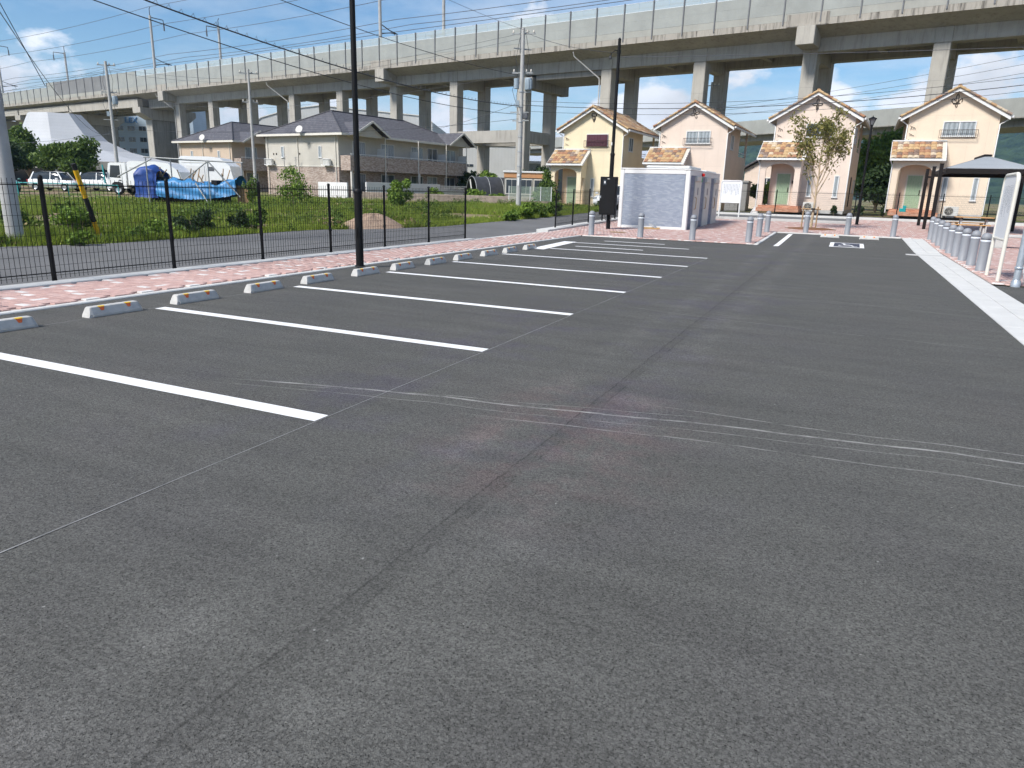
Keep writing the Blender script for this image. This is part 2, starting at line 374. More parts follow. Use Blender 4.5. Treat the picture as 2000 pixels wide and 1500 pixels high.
def stucco(name, c):
    m, n, p = base(name, .9, .2); P = opos(n); x, y, z = n.sep(P)
    br = n.new('ShaderNodeTexBrick'); n.put(br.inputs['Vector'], n.comb(n.m('ADD', x, n.m('MULTIPLY', y, 1.0)), n.m('SUBTRACT', z, .42), 0)); br.offset = 0.
    br.inputs['Scale'].default_value = 1; br.inputs['Brick Width'].default_value = .93; br.inputs['Row Height'].default_value = 2.72; br.inputs['Mortar Size'].default_value = .006; br.inputs['Mortar Smooth'].default_value = .4
    col = n.ramp(n.noise(P, .9, 5, .6), (.3, tuple(v * .94 for v in c)), (.7, tuple(min(1, v * 1.05) for v in c)))
    st = n.mr(n.noise(n.comb(n.m('MULTIPLY', x, 4), n.m('MULTIPLY', y, 4), n.m('MULTIPLY', z, .4)), 1., 5, .7), .6, .85, 0, .25)
    col = n.mix(st, col, tuple(v * .62 for v in c))
    col = n.mix(n.m('MULTIPLY', br.outputs['Fac'], .42), col, tuple(v * .45 for v in c))
    n.l.new(col, p.inputs['Base Color']); bump(n, p, n.m('SUBTRACT', n.noise(P, 55, 4, .7), br.outputs['Fac']), .25, .01); return m
M['st_yellow'] = stucco('cream_yellow_render', (.74, .635, .445)); M['st_pink'] = stucco('pink_beige_render', (.68, .57, .485))
M['st_beige'] = stucco('beige_render', (.68, .565, .48)); M['st_cream'] = stucco('cream_render', (.72, .60, .47))
M['soffit'] = plain('soffit', (.55, .50, .43), .8, .05, 2)
TILE = [plain('roof_tile_' + a, c, .75, .22, 9, bs=.2) for a, c in (('ochre', (.41, .255, .135)), ('rust', (.32, .170, .10)), ('tan', (.49, .40, .29)), ('brown', (.19, .13, .10)), ('straw', (.44, .305, .165)), ('umber', (.26, .20, .165)))]
def facing(name, cols, bw, rh, mort, mcol, off=.5, amp=.25):
    m, n, p = base(name, .85, .25); P = opos(n); x, y, z = n.sep(P)
    br = n.new('ShaderNodeTexBrick'); n.put(br.inputs['Vector'], n.comb(n.m('ADD', x, y), z, 0)); br.offset = off
    br.inputs['Scale'].default_value = 1; br.inputs['Brick Width'].default_value = bw; br.inputs['Row Height'].default_value = rh; br.inputs['Mortar Size'].default_value = mort; br.inputs['Bias'].default_value = 0
    br.inputs['Color1'].default_value = (0, 0, 0, 1); br.inputs['Color2'].default_value = (1, 1, 1, 1); br.inputs['Mortar'].default_value = (.5, .5, .5, 1)
    k = n.m('ADD', br.outputs['Color'], n.mr(n.noise(P, 2.2, 5, .6), .3, .7, -amp, amp))
    col = n.ramp(k, (.05, cols[0]), (.4, cols[1]), (.65, cols[2]), (.95, cols[3]))
    col = n.mix(br.outputs['Fac'], col, mcol)
    n.l.new(col, p.inputs['Base Color']); bump(n, p, n.m('SUBTRACT', br.outputs['Color'], br.outputs['Fac']), .4, .012); return m
M['apt_tile'] = facing('brick_tile_facing', ((.28, .215, .18), (.37, .295, .25), (.43, .35, .30), (.50, .425, .37)), .23, .07, .006, (.36, .30, .255))
M['wc_tile'] = facing('grey_stone_facing', ((.235, .27, .33), (.26, .295, .36), (.28, .315, .38), (.32, .355, .41)), .16, .045, .002, (.22, .255, .31), .37, .10)
M['wc_tile2'] = facing('grey_stone_facing_dark', ((.20, .225, .29), (.225, .25, .315), (.24, .27, .335), (.27, .295, .355)), .30, .055, .0025, (.19, .21, .27), .37)
M['brick_step'] = facing('orange_brick_step', ((.42, .17, .09), (.52, .23, .13), (.56, .27, .16), (.60, .33, .21)), .21, .065, .006, (.42, .30, .24))
def slate():
    m, n, p = base('slate_roof', .62, .35); P = opos(n); x, y, z = n.sep(P)
    row = n.m('FRACT', n.m('MULTIPLY', z, 5.2)); cell = n.noise(n.comb(n.m('MULTIPLY', n.m('ADD', x, y), 2.2), n.m('MULTIPLY', n.m('FLOOR', n.m('MULTIPLY', z, 5.2)), 3.7), 0), 1.3, 2)
    col = n.ramp(cell, (.3, (.078, .076, .086)), (.7, (.135, .132, .142)))
    col = n.mix(n.mr(row, .0, .34, .9, 0), col, (.022, .022, .026))
    n.l.new(col, p.inputs['Base Color']); bump(n, p, row, .6, .03); return m
M['slate'] = slate()
M['apt_beige'] = stucco('apartment_render', (.50, .475, .42)); M['apt_tan'] = stucco('apartment_tan_render', (.52, .42, .33))
def siding(name, c, pitch, ax='z'):
    m, n, p = base(name, .6, .3); P = opos(n); x, y, z = n.sep(P); v = {'z': z, 'x': x, 'y': y}[ax]
    r = n.m('FRACT', n.m('MULTIPLY', v, 1 / pitch))
    col = n.ramp(n.noise(P, .4, 5, .6), (.3, tuple(k * .93 for k in c)), (.7, tuple(min(1, k * 1.05) for k in c)))
    col = n.mix(n.mr(r, 0, .1, .4, 0), col, tuple(k * .55 for k in c))
    n.l.new(col, p.inputs['Base Color']); bump(n, p, r, .3, .03); return m
M['sid_white'] = siding('white_metal_roofing', (.44, .455, .475), .45, 'z'); M['sid_lex'] = siding('pale_blue_cladding', (.36, .45, .54), .5, 'z'); M['sid_fac'] = siding('white_factory_cladding', (.47, .475, .465), .6, 'x')
M['roof_seam'] = siding('grey_seamed_roof', (.30, .32, .34), .18, 'z')
def foliage(name, dark, lite, trans=.25):
    m, n, p = base(name, .6, .25); g = n.new('ShaderNodeNewGeometry'); P = g.outputs['Position']
    f = n.m('ADD', n.m('MULTIPLY', g.outputs['Random Per Island'], .6), n.m('MULTIPLY', n.noise(P, 1.1, 3), .5))
    col = n.ramp(f, (.2, dark), (.85, lite)); n.l.new(col, p.inputs['Base Color'])
    tr = n.new('ShaderNodeBsdfTranslucent'); n.l.new(col, tr.inputs[0]); mx = n.new('ShaderNodeMixShader'); mx.inputs[0].default_value = trans
    n.l.new(p.outputs[0], mx.inputs[1]); n.l.new(tr.outputs[0], mx.inputs[2]); n.l.new(mx.outputs[0], n.n['Material Output'].inputs[0]); return m
M['leaf'] = foliage('leaf_green', (.04, .08, .016), (.14, .21, .04)); M['leaf_dark'] = foliage('leaf_dark_green', (.016, .036, .012), (.05, .085, .026))
M['leaf_bright'] = foliage('leaf_bright_green', (.08, .15, .022), (.22, .32, .05)); M['leaf_olive'] = foliage('leaf_olive', (.10, .115, .028), (.27, .24, .075)); M['grass'] = foliage('grass_blade', (.085, .145, .018), (.29, .355, .055))
M['grass_lime'] = foliage('lime_grass_blade', (.12, .185, .022), (.34, .41, .06)); M['leaf_dry'] = foliage('dry_stem', (.20, .15, .07), (.36, .28, .15)); M['hill'] = None
def hillmat():
    m, n, p = base('forest', .9, .1); P = wpos(n); a = n.noise(P, .055, 6, .7); b = n.noise(P, .012, 3, .6)
    col = n.ramp(n.m('ADD', n.m('MULTIPLY', a, .75), n.m('MULTIPLY', b, .3)), (.40, (.008, .020, .010)), (.62, (.05, .085, .032)))
    n.l.new(col, p.inputs['Base Color']); bump(n, p, a, 1.0, 9.); return m
M['hill'] = hillmat()
def sandmat():
    m, n, p = base('sand_pile', .95, .1); P = wpos(n); f = n.noise(P, 9, 6, .7)
    n.l.new(n.ramp(f, (.3, (.30, .21, .15)), (.7, (.46, .34, .25))), p.inputs['Base Color']); bump(n, p, f, .8, .05); return m
M['sand'] = sandmat(); M['soil'] = plain('bare_soil', (.30, .225, .165), .97, .3, 4, spec=.1, bs=.8, bscale=18, dirt=(.17, .14, .08), dirt_amt=.6)
PAVE = [plain('paver_pink', (.50, .335, .297), .9, .10, 6, bs=.3, bscale=140), plain('paver_rose', (.53, .37, .332), .9, .10, 6, bs=.3, bscale=140), plain('paver_white', (.66, .635, .605), .9, .07, 6, bs=.3, bscale=140), plain('paver_dusky', (.475, .31, .275), .9, .10, 6, bs=.3, bscale=140)]
M['bed'] = plain('paver_joint_sand', (.40, .32, .29), .95, .12, 6)
def printed(name, kind):
    m, n, p = base(name, .35, .4); P = opos(n); x, y, z = n.sep(P)
    v, u = (z, x) if kind == 'v' else (x, z)
    colm = n.m('LESS_THAN', n.m('FRACT', n.m('MULTIPLY', u, 13 if kind == 'v' else 16)), .42)
    t = n.m('GREATER_THAN', n.noise(n.comb(n.m('FLOOR', n.m('MULTIPLY', u, 13 if kind == 'v' else 16)), n.m('MULTIPLY', v, 46), 0), 1., 1), .48)
    lng = n.m('GREATER_THAN', v, n.mr(n.noise(n.comb(n.m('FLOOR', n.m('MULTIPLY', u, 13 if kind == 'v' else 16)), 7.7, 0), 1.7, 0), .2, .8, -.45, .15))
    k = n.m('MULTIPLY', n.m('MULTIPLY', colm, t), lng)
    k = n.m('MULTIPLY', k, n.m('MULTIPLY', n.m('LESS_THAN', n.m('ABSOLUTE', x), .44), n.m('LESS_THAN', n.m('ABSOLUTE', z), .43)))
    n.l.new(n.mix(k, (.78, .80, .82), (.22, .25, .28)), p.inputs['Base Color']); return m
M['print_v'] = printed('printed_notice', 'v')

# ------------------------------------------------------------------ the setting: ground, lot, road, paving
def sheet(name, poly_rows, mat, dz=0., th=None):
    """poly_rows: list of (y, x0, x1); a strip mesh following the slope T."""
    V = []; F = []
    for y, a, b in poly_rows: V += [(a, y, T(y) + dz), (b, y, T(y) + dz)]
    for i in range(len(poly_rows) - 1): F.append((2 * i, 2 * i + 1, 2 * i + 3, 2 * i + 2))
    mb = MB().add(V, F); o = mb.build(name, mat); tag(o, kind='structure'); return o
rows = [(-2500, -3000, 3000), (26, -3000, 3000), (52, -3000, 3000), (3200, -3000, 3000)]
ground = sheet('ground', rows, M['ground'], -.03)
lot = sheet('parking_lot', [(-9, -8.86, 2.03), (10, -8.86, 2.03), (25.0, -8.66, 2.03), (25.32, -2.68, 2.03), (26, -2.68, 2.03), (32.02, -2.68, 2.03)], M['asphalt'], 0.)
lot.name = 'parking_lot'
pad = sheet('asphalt_pad', [(-9, 2.74, 12), (16.6, 2.74, 12)], M['asphalt'], 0.002)
road_rows = [(-14, -18.5, -11.06), (4, -18.0, -11.06), (9.8, -17.4, -11.06), (11.8, -16.7, -11.06), (15.2, -16.9, -11.06), (20, -17.2, -11.06), (20.4, -17.1, -10.45), (22.7, -15.9, -10.45), (25, -15.5, -10.45), (26, -15.4, -10.45), (27.8, -15.3, -10.95), (35.3, -14.7, -10.95), (46.9, -14.4, -10.95), (47.3, -24., 30), (52, -24., 30)]
road = sheet('road', road_rows, M['grey_road'], -.004)
# paving bed under the pavers (three sheets that do not overlap)
bed = MB()
def bedrect(x0, x1, y0, y1):
    ys = [y0] + [y for y in (26,) if y0 < y < y1] + [y1]
    for a, b in zip(ys, ys[1:]): bed.quad((x0, a, T(a) + .016), (x1, a, T(a) + .016), (x1, b, T(b) + .016), (x0, b, T(b) + .016))
bedrect(-10.42, -8.86, -9, 25.0); bedrect(-10.42, -2.75, 25.0, 40.9); bedrect(-2.75, 2.75, 32.1, 40.9); bedrect(2.75, 11.0, 16.7, 40.9); bedrect(0.2, 11., 40.9, 46.4)
pave = bed.build('pavement', M['bed']); tag(pave, kind='structure')
def inpave(x, y):
    a = (x > -10.40) & (x < -8.87) & (y > 1) & (y <= 25.05)
    b = (x > -10.40) & (x < -2.82) & (y > 25.06) & (y < 40.8)
    c = (x >= -2.82) & (x < 2.80) & (y > 32.16) & (y < 40.8)
    d = (x >= 2.80) & (x < 9.6) & (y > 16.75) & (y < 40.8)
    e = (x > .25) & (x < 9.6) & (y >= 40.8) & (y < 46.3)
    k = a | b | c | d | e
    k &= ~((x > -9.1) & (x < -6.0) & (y > 30.4) & (y < 37.5))                       # under the toilet block
    k &= (((x + 1.48) / 1.12) ** 2 + ((y - 35.5) / 1.12) ** 2 > 1)                     # tree bed
    return k
u = .103
ii, jj = np.meshgrid(np.arange(-120, 120), np.arange(0, 470), indexing='ij')
kk = (ii - jj) % 4
hc = np.stack([(ii[kk == 0] + 1.0) * u, (jj[kk == 0] + .5) * u], -1); vc = np.stack([(ii[kk == 2] + .5) * u, (jj[kk == 2]) * u], -1)
cen = np.concatenate([hc, vc]); ori = np.concatenate([np.zeros(len(hc), int), np.ones(len(vc), int)])
k = inpave(cen[:, 0], cen[:, 1]); cen = cen[k]; ori = ori[k]
colr = rng.choice(4, len(cen), p=[.33, .22, .30, .15])
cells = {}
for q in np.nonzero(colr == 2)[0]:                                # keep white blocks apart from each other
    ci, cj = int(cen[q, 0] // .2), int(cen[q, 1] // .2)
    if any((ci + a_, cj + b_) in cells for a_ in (-1, 0, 1) for b_ in (-1, 0, 1)): colr[q] = random.choice((0, 1, 3))
    else: cells[(ci, cj)] = 1
dep = cen[:, 0] * -.415 + cen[:, 1] * .91; lat = cen[:, 0] * .91 + cen[:, 1] * .415
vis = (np.abs(lat) < dep * .74)
order = np.argsort(np.where(vis, np.hypot(cen[:, 0], cen[:, 1]), 1e6)); near = order[:300]; rest = order[300:]
def pavermesh(o, mt):
    a, b = (.099, .0475) if o == 0 else (.0475, .099)
    mb = MB(); c = .005
    V = [(-a, -b, 0), (a, -b, 0), (a, b, 0), (-a, b, 0), (-a, -b, .021), (a, -b, .021), (a, b, .021), (-a, b, .021), (-a + c, -b + c, .025), (a - c, -b + c, .025), (a - c, b - c, .025), (-a + c, b - c, .025)]
    mb.add(V, [(8, 9, 10, 11)] + [(i, (i + 1) % 4, 4 + (i + 1) % 4, 4 + i) for i in range(4)] + [(4 + i, 4 + (i + 1) % 4, 8 + (i + 1) % 4, 8 + i) for i in range(4)]); return mb.mesh('paver', mt)
PM = {(o, c): pavermesh(o, PAVE[c]) for o in (0, 1) for c in range(4)}
for q in near:
    link('paver', PM[(ori[q], colr[q])], pave, (cen[q, 0], cen[q, 1], .012 + T(cen[q, 1]) + random.uniform(-.0012, .0012)))
a = np.where(ori[rest] == 0, .099, .0475); b = np.where(ori[rest] == 0, .0475, .099)
sx = np.array([-1, 1, 1, -1]); sy = np.array([-1, -1, 1, 1])
X = cen[rest, 0][:, None]; Yv = cen[rest, 1][:, None]
zt = rng.uniform(-.0012, .0012, len(rest))[:, None] + .037
lo = np.stack([X + a[:, None] * sx, Yv + b[:, None] * sy, Tn(Yv + b[:, None] * sy) + .014 + 0 * X], -1)
hi = np.stack([X + (a[:, None] - .003) * sx, Yv + (b[:, None] - .003) * sy, Tn(Yv + b[:, None] * sy) + zt], -1)
V = np.concatenate([lo, hi], 1).reshape(-1, 3)
fq = np.array([[4, 5, 6, 7], [0, 1, 5, 4], [1, 2, 6, 5], [2, 3, 7, 6], [3, 0, 4, 7]])
F = (np.arange(len(rest))[:, None, None] * 8 + fq).reshape(-1, 4)
o = link('paver_field', fastmesh('paver_field', V, F, PAVE, np.repeat(colr[rest], 5)), pave); tag(o, 'pink and white block paving beyond the nearest blocks', kind='stuff')

# kerbs, edging, drain
def strip(name, x0, x1, y0, y1, h, mat, parent=None, z0=-.05, b=.012):
    """raised strip along Y in about 2 m pieces joined end to end."""
    mb = MB(); ys = [y0]
    while ys[-1] < y1 - .01: ys.append(min(y1, ys[-1] + 2.0))
    for a, c in zip(ys, ys[1:]):
        za, zc = T(a), T(c); g = .004
        P = lambda x, y, z, tt: (x, y, z + tt)
        V = [(x0, a, z0 + za), (x1, a, z0 + za), (x1, a, h - b + za), (x1 - b, a, h + za), (x0 + b, a, h + za), (x0, a, h - b + za)]
        V2 = [(p[0], c - g, p[2] - za + zc) for p in V]
        mb.add(V + V2, [(0, 1, 2, 3, 4, 5), (11, 10, 9, 8, 7, 6)] + [(i, i + 6, (i + 1) % 6 + 6, (i + 1) % 6) for i in range(6)])
    o = mb.build(name, mat, parent)
    return o if parent else tag(o, kind='structure')
strip('fence_footing', -11.06, -10.76, -9, 19.95, .012, M['conc_mid']); strip('kerb', -10.75, -10.46, -9, 19.95, .05, M['conc_light'])
strip('paving_edge', -8.86, -8.74, -9, 24.9, .022, M['conc_light'])
strip('kerb', -10.95, -10.45, 25.9, 46.5, .10, M['conc_light']); strip('road_edge', -10.62, -10.43, 20.0, 25.8, .03, M['conc_light'])
def xkerb(name, x0, x1, y0, y1, h, mat, slope=0.):
    mb = MB(); n = max(1, int(abs(x1 - x0) / 2)); 
    for i in range(n):
        a = x0 + (x1 - x0) * i / n; c = x0 + (x1 - x0) * (i + 1) / n - .004; dy = slope * (a - x0)
        mb.bbox(a, c, y0 + dy, y1 + dy, T(y0) - .05, T(y0) + h, .012)
    return tag(mb.build(name, mat), kind='structure')
xkerb('paving_edge', -8.72, -2.62, 24.93, 25.05, .022, M['conc_light'], .06)
strip('paving_edge', -2.74, -2.62, 25.4, 32.06, .030, M['conc_light'])
xkerb('paving_edge', -2.6, 2.0, 32.04, 32.15, .045, M['conc_light'])
xkerb('kerb', -10.4, 0.1, 40.95, 41.2, .16, M['conc_mid']); xkerb('kerb', -10.4, 11., 46.5, 46.8, .16, M['conc_light']); strip('kerb', -.02, .14, 41.25, 46.45, .155, M['conc_mid'])
o = MB().quad((-10.4, 41.2, T(41.2) + .05), (-.02, 41.2, T(41.2) + .05), (-.02, 46.5, T(46.5) + .05), (-10.4, 46.5, T(46.5) + .05)).build('planting_bed', M['grey_road']); tag(o, kind='structure')
# drain: two rows of concrete cover slabs with a slot between
drain = sheet('drain_channel', [(-9, 2.02, 2.75), (26, 2.02, 2.75), (33.8, 2.02, 2.75)], M['dark_in'], -.012)
y = -8.0; slabs = {}
while y < 33.6:
    L = .996 if y > 3 else .996
    for x0, x1 in ((2.025, 2.375), (2.385, 2.745)):
        if abs(y + .5 - 24.6) < .6: continue
        key = x0
        if key not in slabs: slabs[key] = MB().bbox(x0, x1, .002, L, -.06, .014, .006).mesh('drain_slab', M['conc_light'])
        s_ = link('drain_slab', slabs[key], drain, (0, y, T(y + .5) + random.uniform(0, .002))); s_.rotation_euler = (math.atan(.019) if y > 25.5 else 0, 0, 0)
    y += 1.0
MB().bbox(1.72, 2.95, 24.28, 24.62, -.02, .016, .006).build('grating', M['conc_mid'], drain)
MB().bbox(2.03, 2.74, 24.02, 24.27, -.02, .013, .006).build('drain_slab', M['conc_light'], drain); MB().bbox(2.03, 2.74, 24.63, 24.98, -.02, .013, .006).build('drain_slab', M['conc_light'], drain)

# painted markings (thin sheets proud of the asphalt)
def mark(name, x0, x1, y0, y1, dz=.004, mat=None, skew=0.):
    mb = MB(); n = max(1, int(max(x1 - x0, y1 - y0) / .5)); V = []; F = []
    if x1 - x0 > y1 - y0:
        for i in range(n + 1):
            x = x0 + (x1 - x0) * i / n; d = skew * (x - x0)
            V += [(x, y0 + d + random.uniform(-.003, .003), T(y0) + dz), (x, y1 + d + random.uniform(-.003, .003), T(y1) + dz)]
    else:
        for i in range(n + 1):
            yy = y0 + (y1 - y0) * i / n; d = skew * (yy - y0)
            V += [(x0 + d + random.uniform(-.003, .003), yy, T(yy) + dz), (x1 + d + random.uniform(-.003, .003), yy, T(yy) + dz)]
    for i in range(n): F.append((2 * i, 2 * i + 2, 2 * i + 3, 2 * i + 1))
    return MB().add(V, F).build(name, mat or M['white_paint'], lot)
for i in range(7): mark('parking_line', -7.74 if i < 6 else -7.45, -3.12, 3.60 + 2.5 * i, 3.75 + 2.5 * i)
mark('parking_line', -7.18, -5.15, 19.92, 20.06); mark('parking_line', -7.85, -4.14, 21.36, 21.50); mark('parking_line', -7.21, -5.2, 22.80, 22.94)
mark('white_block', -7.86, -7.46, 18.2, 21.7, .0045, None, -.09)
mark('parking_line', -2.12, -1.96, 25.1, 31.6)
M['chalk'] = plain('chalk', (.24, .24, .235), .9, .3, 6)
mark('chalk_line', -3.113, -3.105, -4, 18.4, .003, M['chalk']); mark('chalk_line', -7.79, -7.781, -4, 17.8, .003, M['chalk'])
M['hc_dark'] = plain('dark_blue_grey_paint', (.055, .06, .085), .8, .15, 6)
def hcz(yy): return T(yy) + .004
hcp = mark('bay_panel', -.45, .62, 26.3, 28.25, .004); mark('bay_panel_field', -.32, .49, 26.46, 28.09, .0075, M['hc_dark'])
mb = MB(); cx, cy = .10, 26.95                                # wheelchair symbol, laid so that it reads from the aisle
def arc(cx, cy, r0, r1, a0, a1, n=20):
    for i in range(n):
        t0 = R(a0 + (a1 - a0) * i / n); t1 = R(a0 + (a1 - a0) * (i + 1) / n); z = hcz(cy) + .008
        mb.quad((cx + r0 * math.cos(t0), cy + 1.6 * r0 * math.sin(t0), z), (cx + r1 * math.cos(t0), cy + 1.6 * r1 * math.sin(t0), z), (cx + r1 * math.cos(t1), cy + 1.6 * r1 * math.sin(t1), z), (cx + r0 * math.cos(t1), cy + 1.6 * r0 * math.sin(t1), z))
arc(.02, 26.95, .15, .205, 110, 350); arc(-.02, 27.82, .0, .07, 0, 360)
for p in ([(-.05, 27.66), (.03, 27.66), (.07, 27.1), (-.01, 27.1)], [(0, 27.38), (.19, 27.38), (.19, 27.28), (0, 27.28)], [(0, 27.2), (.22, 27.2), (.22, 27.1), (0, 27.1)], [(.17, 27.2), (.24, 27.2), (.33, 26.72), (.26, 26.68)], [(.26, 26.76), (.40, 26.82), (.42, 26.74), (.28, 26.66)]):
    mb.add([(a_, b_, T(b_) + .0125) for a_, b_ in p], [(0, 1, 2, 3)])
mb.build('wheelchair_symbol', M['white_paint'], lot)

# ------------------------------------------------------------------ wheel stops
prof = [(-.075, 0), (.075, 0), (.075, .035), (.045, .112), (.035, .12), (-.035, .12), (-.045, .112), (-.075, .035)]
def stop_meshes():
    L = .345; V = []; n = len(prof)
    for yy, s_ in ((-L, 1), (-L + .05, 1), (L - .05, 1), (L, 1)):
        for px_, pz in prof:
            end = abs(yy) == L
            V.append((px_ * (.9 if end else 1), yy + (-.0 if not end else (0.035 * pz / .12) * (1 if yy < 0 else -1)), pz * (1 if not end else .96)))
    F = [(j * n + i, j * n + (i + 1) % n, (j + 1) * n + (i + 1) % n, (j + 1) * n + i) for j in range(3) for i in range(n)] + [tuple(range(n))[::-1], tuple(range(3 * n, 4 * n))]
    body = MB().add(V, F)
    body.box(.0752, .082, -.30, .30, .006, .028)
    ref = MB()
    # wedge-shaped reflector wrapping the top front edge
    ref.add([(.036, -.045, .1215), (.036, .045, .1215), (.0485, .034, .1125), (.0485, -.034, .1125), (.0645, .018, .072), (.0645, -.018, .072)], [(3, 2, 4, 5)], 0)
    ref.add([(.015, -.04, .1225), (.037, -.04, .1225), (.037, .04, .1225), (.015, .04, .1225), (.048, -.04, .1138), (.048, .04, .1138)], [(0, 1, 2, 3), (1, 4, 5, 2)], 1)
    emb = MB().box(.030, .0585, -.13, .13, .0835, .0865)
    return body.mesh('stop_body', M['stop_conc']), ref.mesh('reflector', [M['orange'], M['yellow']]), None
SB, SR, _ = stop_meshes()
def wheel_stop(x, y, rz, label, group):
    t = thing('wheel_stop', label, 'wheel stop', (x, y, T(y) + .001), rz, group)
    link('stop_body', SB, t)
    for s_ in (-.17, .17): link('reflector', SR, t, (0, s_, 0))
    return t
ordn = ['first', 'second', 'third', 'fourth', 'fifth', 'sixth', 'seventh', 'eighth', 'ninth', 'tenth', 'eleventh', 'twelfth']
for i in range(12):
    yy = 3.67 + 2.5 * (i // 2) + (.64 if i % 2 == 0 else 1.92)
    wheel_stop(-7.83 + random.uniform(-.008, .008), yy + random.uniform(-.02, .02), random.uniform(-.025, .025), 'concrete wheel stop with orange reflectors, %s from the left edge of the photo' % ordn[i], 'wheel stops along the parking bays')
wheel_stop(-.55, 30.7, -math.pi / 2, 'concrete wheel stop of the accessible bay, left one of two', 'wheel stops of the accessible bay'); wheel_stop(.83, 30.6, -math.pi / 2, 'concrete wheel stop of the accessible bay, right one beside the white drain', 'wheel stops of the accessible bay')

# ------------------------------------------------------------------ bollards
rb = .105
pb = MB().lathe([(rb + .004, 0), (rb + .004, .02), (rb, .025), (rb, .66)], 20).mesh('post_body', M['grey_post'])
bb = MB().lathe([(rb, .66), (rb + .003, .662), (rb + .003, .695), (rb - .006, .70)], 20).mesh('reflective_band', M['silver_band'])
bc = MB().lathe([(rb - .006, .70), (rb - .006, .715), (rb + .003, .72), (rb + .003, .77), (rb * .93, .80), (rb * .78, .83), (rb * .5, .853), (rb * .2, .862), (0.001, .864)], 20).mesh('cap', M['grey_post'])
bst = MB().lathe([(.0, .0), (.016, .0), (.012, .008), (.0, .01)], 8).mesh('stud', M['grey_post'])
def bollard(x, y, label, group):
    t = thing('bollard', label, 'bollard', (x, y, T(y) + .035), random.uniform(0, 6), group)
    link('post_body', pb, t); link('reflective_band', bb, t); c = link('cap', bc, t)
    for k_ in range(4):
        a_ = k_ * math.pi / 2; link('stud', bst, c, ((rb + .002) * math.cos(a_), (rb + .002) * math.sin(a_), .745), (math.pi / 2, 0, a_ + math.pi / 2))
for i, yy in enumerate((19.67, 21.2, 22.75, 24.25, 25.7, 27.25, 28.75, 30.2, 31.75)):
    bollard(2.96, yy, 'grey bollard beside the white drain, %s' % ('nearest of the long row' if i == 0 else 'farthest of the long row' if i == 8 else '%s counted from the nearest' % ordn[i]), 'bollards along the white drain')
for (x, y), l in zip(((-8.47, 25.2), (-6.65, 25.27), (-4.84, 25.42), (-2.99, 25.7)), ('in front of the black meter cabinet, leftmost of all bollards', 'in front of the middle of the grey stone toilet wall', 'in front of the right corner of the toilet block', 'on the near corner of the paving left of the accessible bay')):
    bollard(x, y, 'grey bollard ' + l, 'bollards around the paved square')
for (x, y), l in zip(((-3.0, 28.8), (-2.99, 31.64), (-1.53, 32.4), (.04, 32.4), (1.71, 32.4)), ('second one back along the left side of the accessible bay', 'third one back along the left side of the accessible bay', 'just in front of the young tree', 'behind the accessible bay, between its two wheel stops', 'at the head of the accessible bay next to the drain')):
    bollard(x, y, 'grey bollard ' + l, 'bollards around the paved square')

# ------------------------------------------------------------------ mesh fences
fpost = {}
def fence(label, pts, h, group, skip=(), vs=.075, hs=.15, wr=.0032, base_h=.10, post_r=.030):
    t = thing('mesh_fence', label, 'fence', (pts[0][0], pts[0][1], T(pts[0][1]) + base_h), 0, group)
    o0 = Vector(t.location)
    for p in pts:
        z = T(p[1]) + base_h - o0.z
        mb = MB(); mb.cyl(0, 0, -.08, h, post_r, n=10); mb.lathe([(post_r + .006, h - .02), (post_r + .006, h), (post_r * .6, h + .02), (0.001, h + .024)], 10); mb.cyl(0, 0, .0, .05, post_r + .008, n=10); mb.cyl(0, 0, h * .33, h * .33 + .07, post_r + .007, n=10)
        q = mb.build('post', M['black'], t); q.location = (p[0] - o0.x, p[1] - o0.y, z)
    for i in range(len(pts) - 1):
        if i in skip: continue
        A = Vector((pts[i][0], pts[i][1], T(pts[i][1]) + base_h)) - o0; B = Vector((pts[i + 1][0], pts[i + 1][1], T(pts[i + 1][1]) + base_h)) - o0
        d = B - A; L = d.length; n = int(L / vs); nrm = Vector((-d.y, d.x, 0)).normalized(); mb = MB()
        for k_ in range(n + 1):
            f = (k_ + .5) / (n + 1); p = A + d * f; a_ = p + Vector((0, 0, .05)); b_ = p + Vector((0, 0, h - .03))
            mb.bar(a_, b_, wr * 1.7)
        zz = .10
        while zz < h - .1:
            mb.bar(A + Vector((0, 0, zz)) + nrm * .004, B + Vector((0, 0, zz)) + nrm * .004, wr * 1.35); zz += hs
        mb.build('mesh_panel', M['black'], t)
        for zz, rr in ((.14, .009), (h - .12, .009)):
            MB().tube([A + Vector((0, 0, zz)) + nrm * .012, B + Vector((0, 0, zz)) + nrm * .012], rr, 6).build('rail', M['black'], t)
    return t
fence('long black wire mesh fence between the pink paving and the street', [(-10.87, 2.52 + 2.18 * i) for i in range(9)], 1.55, None, base_h=.012)
fence('short black wire mesh fence left of the toilet block', [(-10.72, 27.3), (-10.72, 29.3), (-10.72, 31.4), (-10.72, 33.4), (-10.72, 35.5), (-10.72, 37.6), (-10.72, 39.7), (-10.72, 41.8), (-10.72, 43.9), (-10.72, 46.6)], 1.47, None)
fence('black wire mesh fence behind the square, in front of the houses', [(-10.72 + 2.2 * i, 46.95) for i in range(11)], 1.45, None, vs=.06, hs=.11, wr=.003, base_h=.12, post_r=.026)

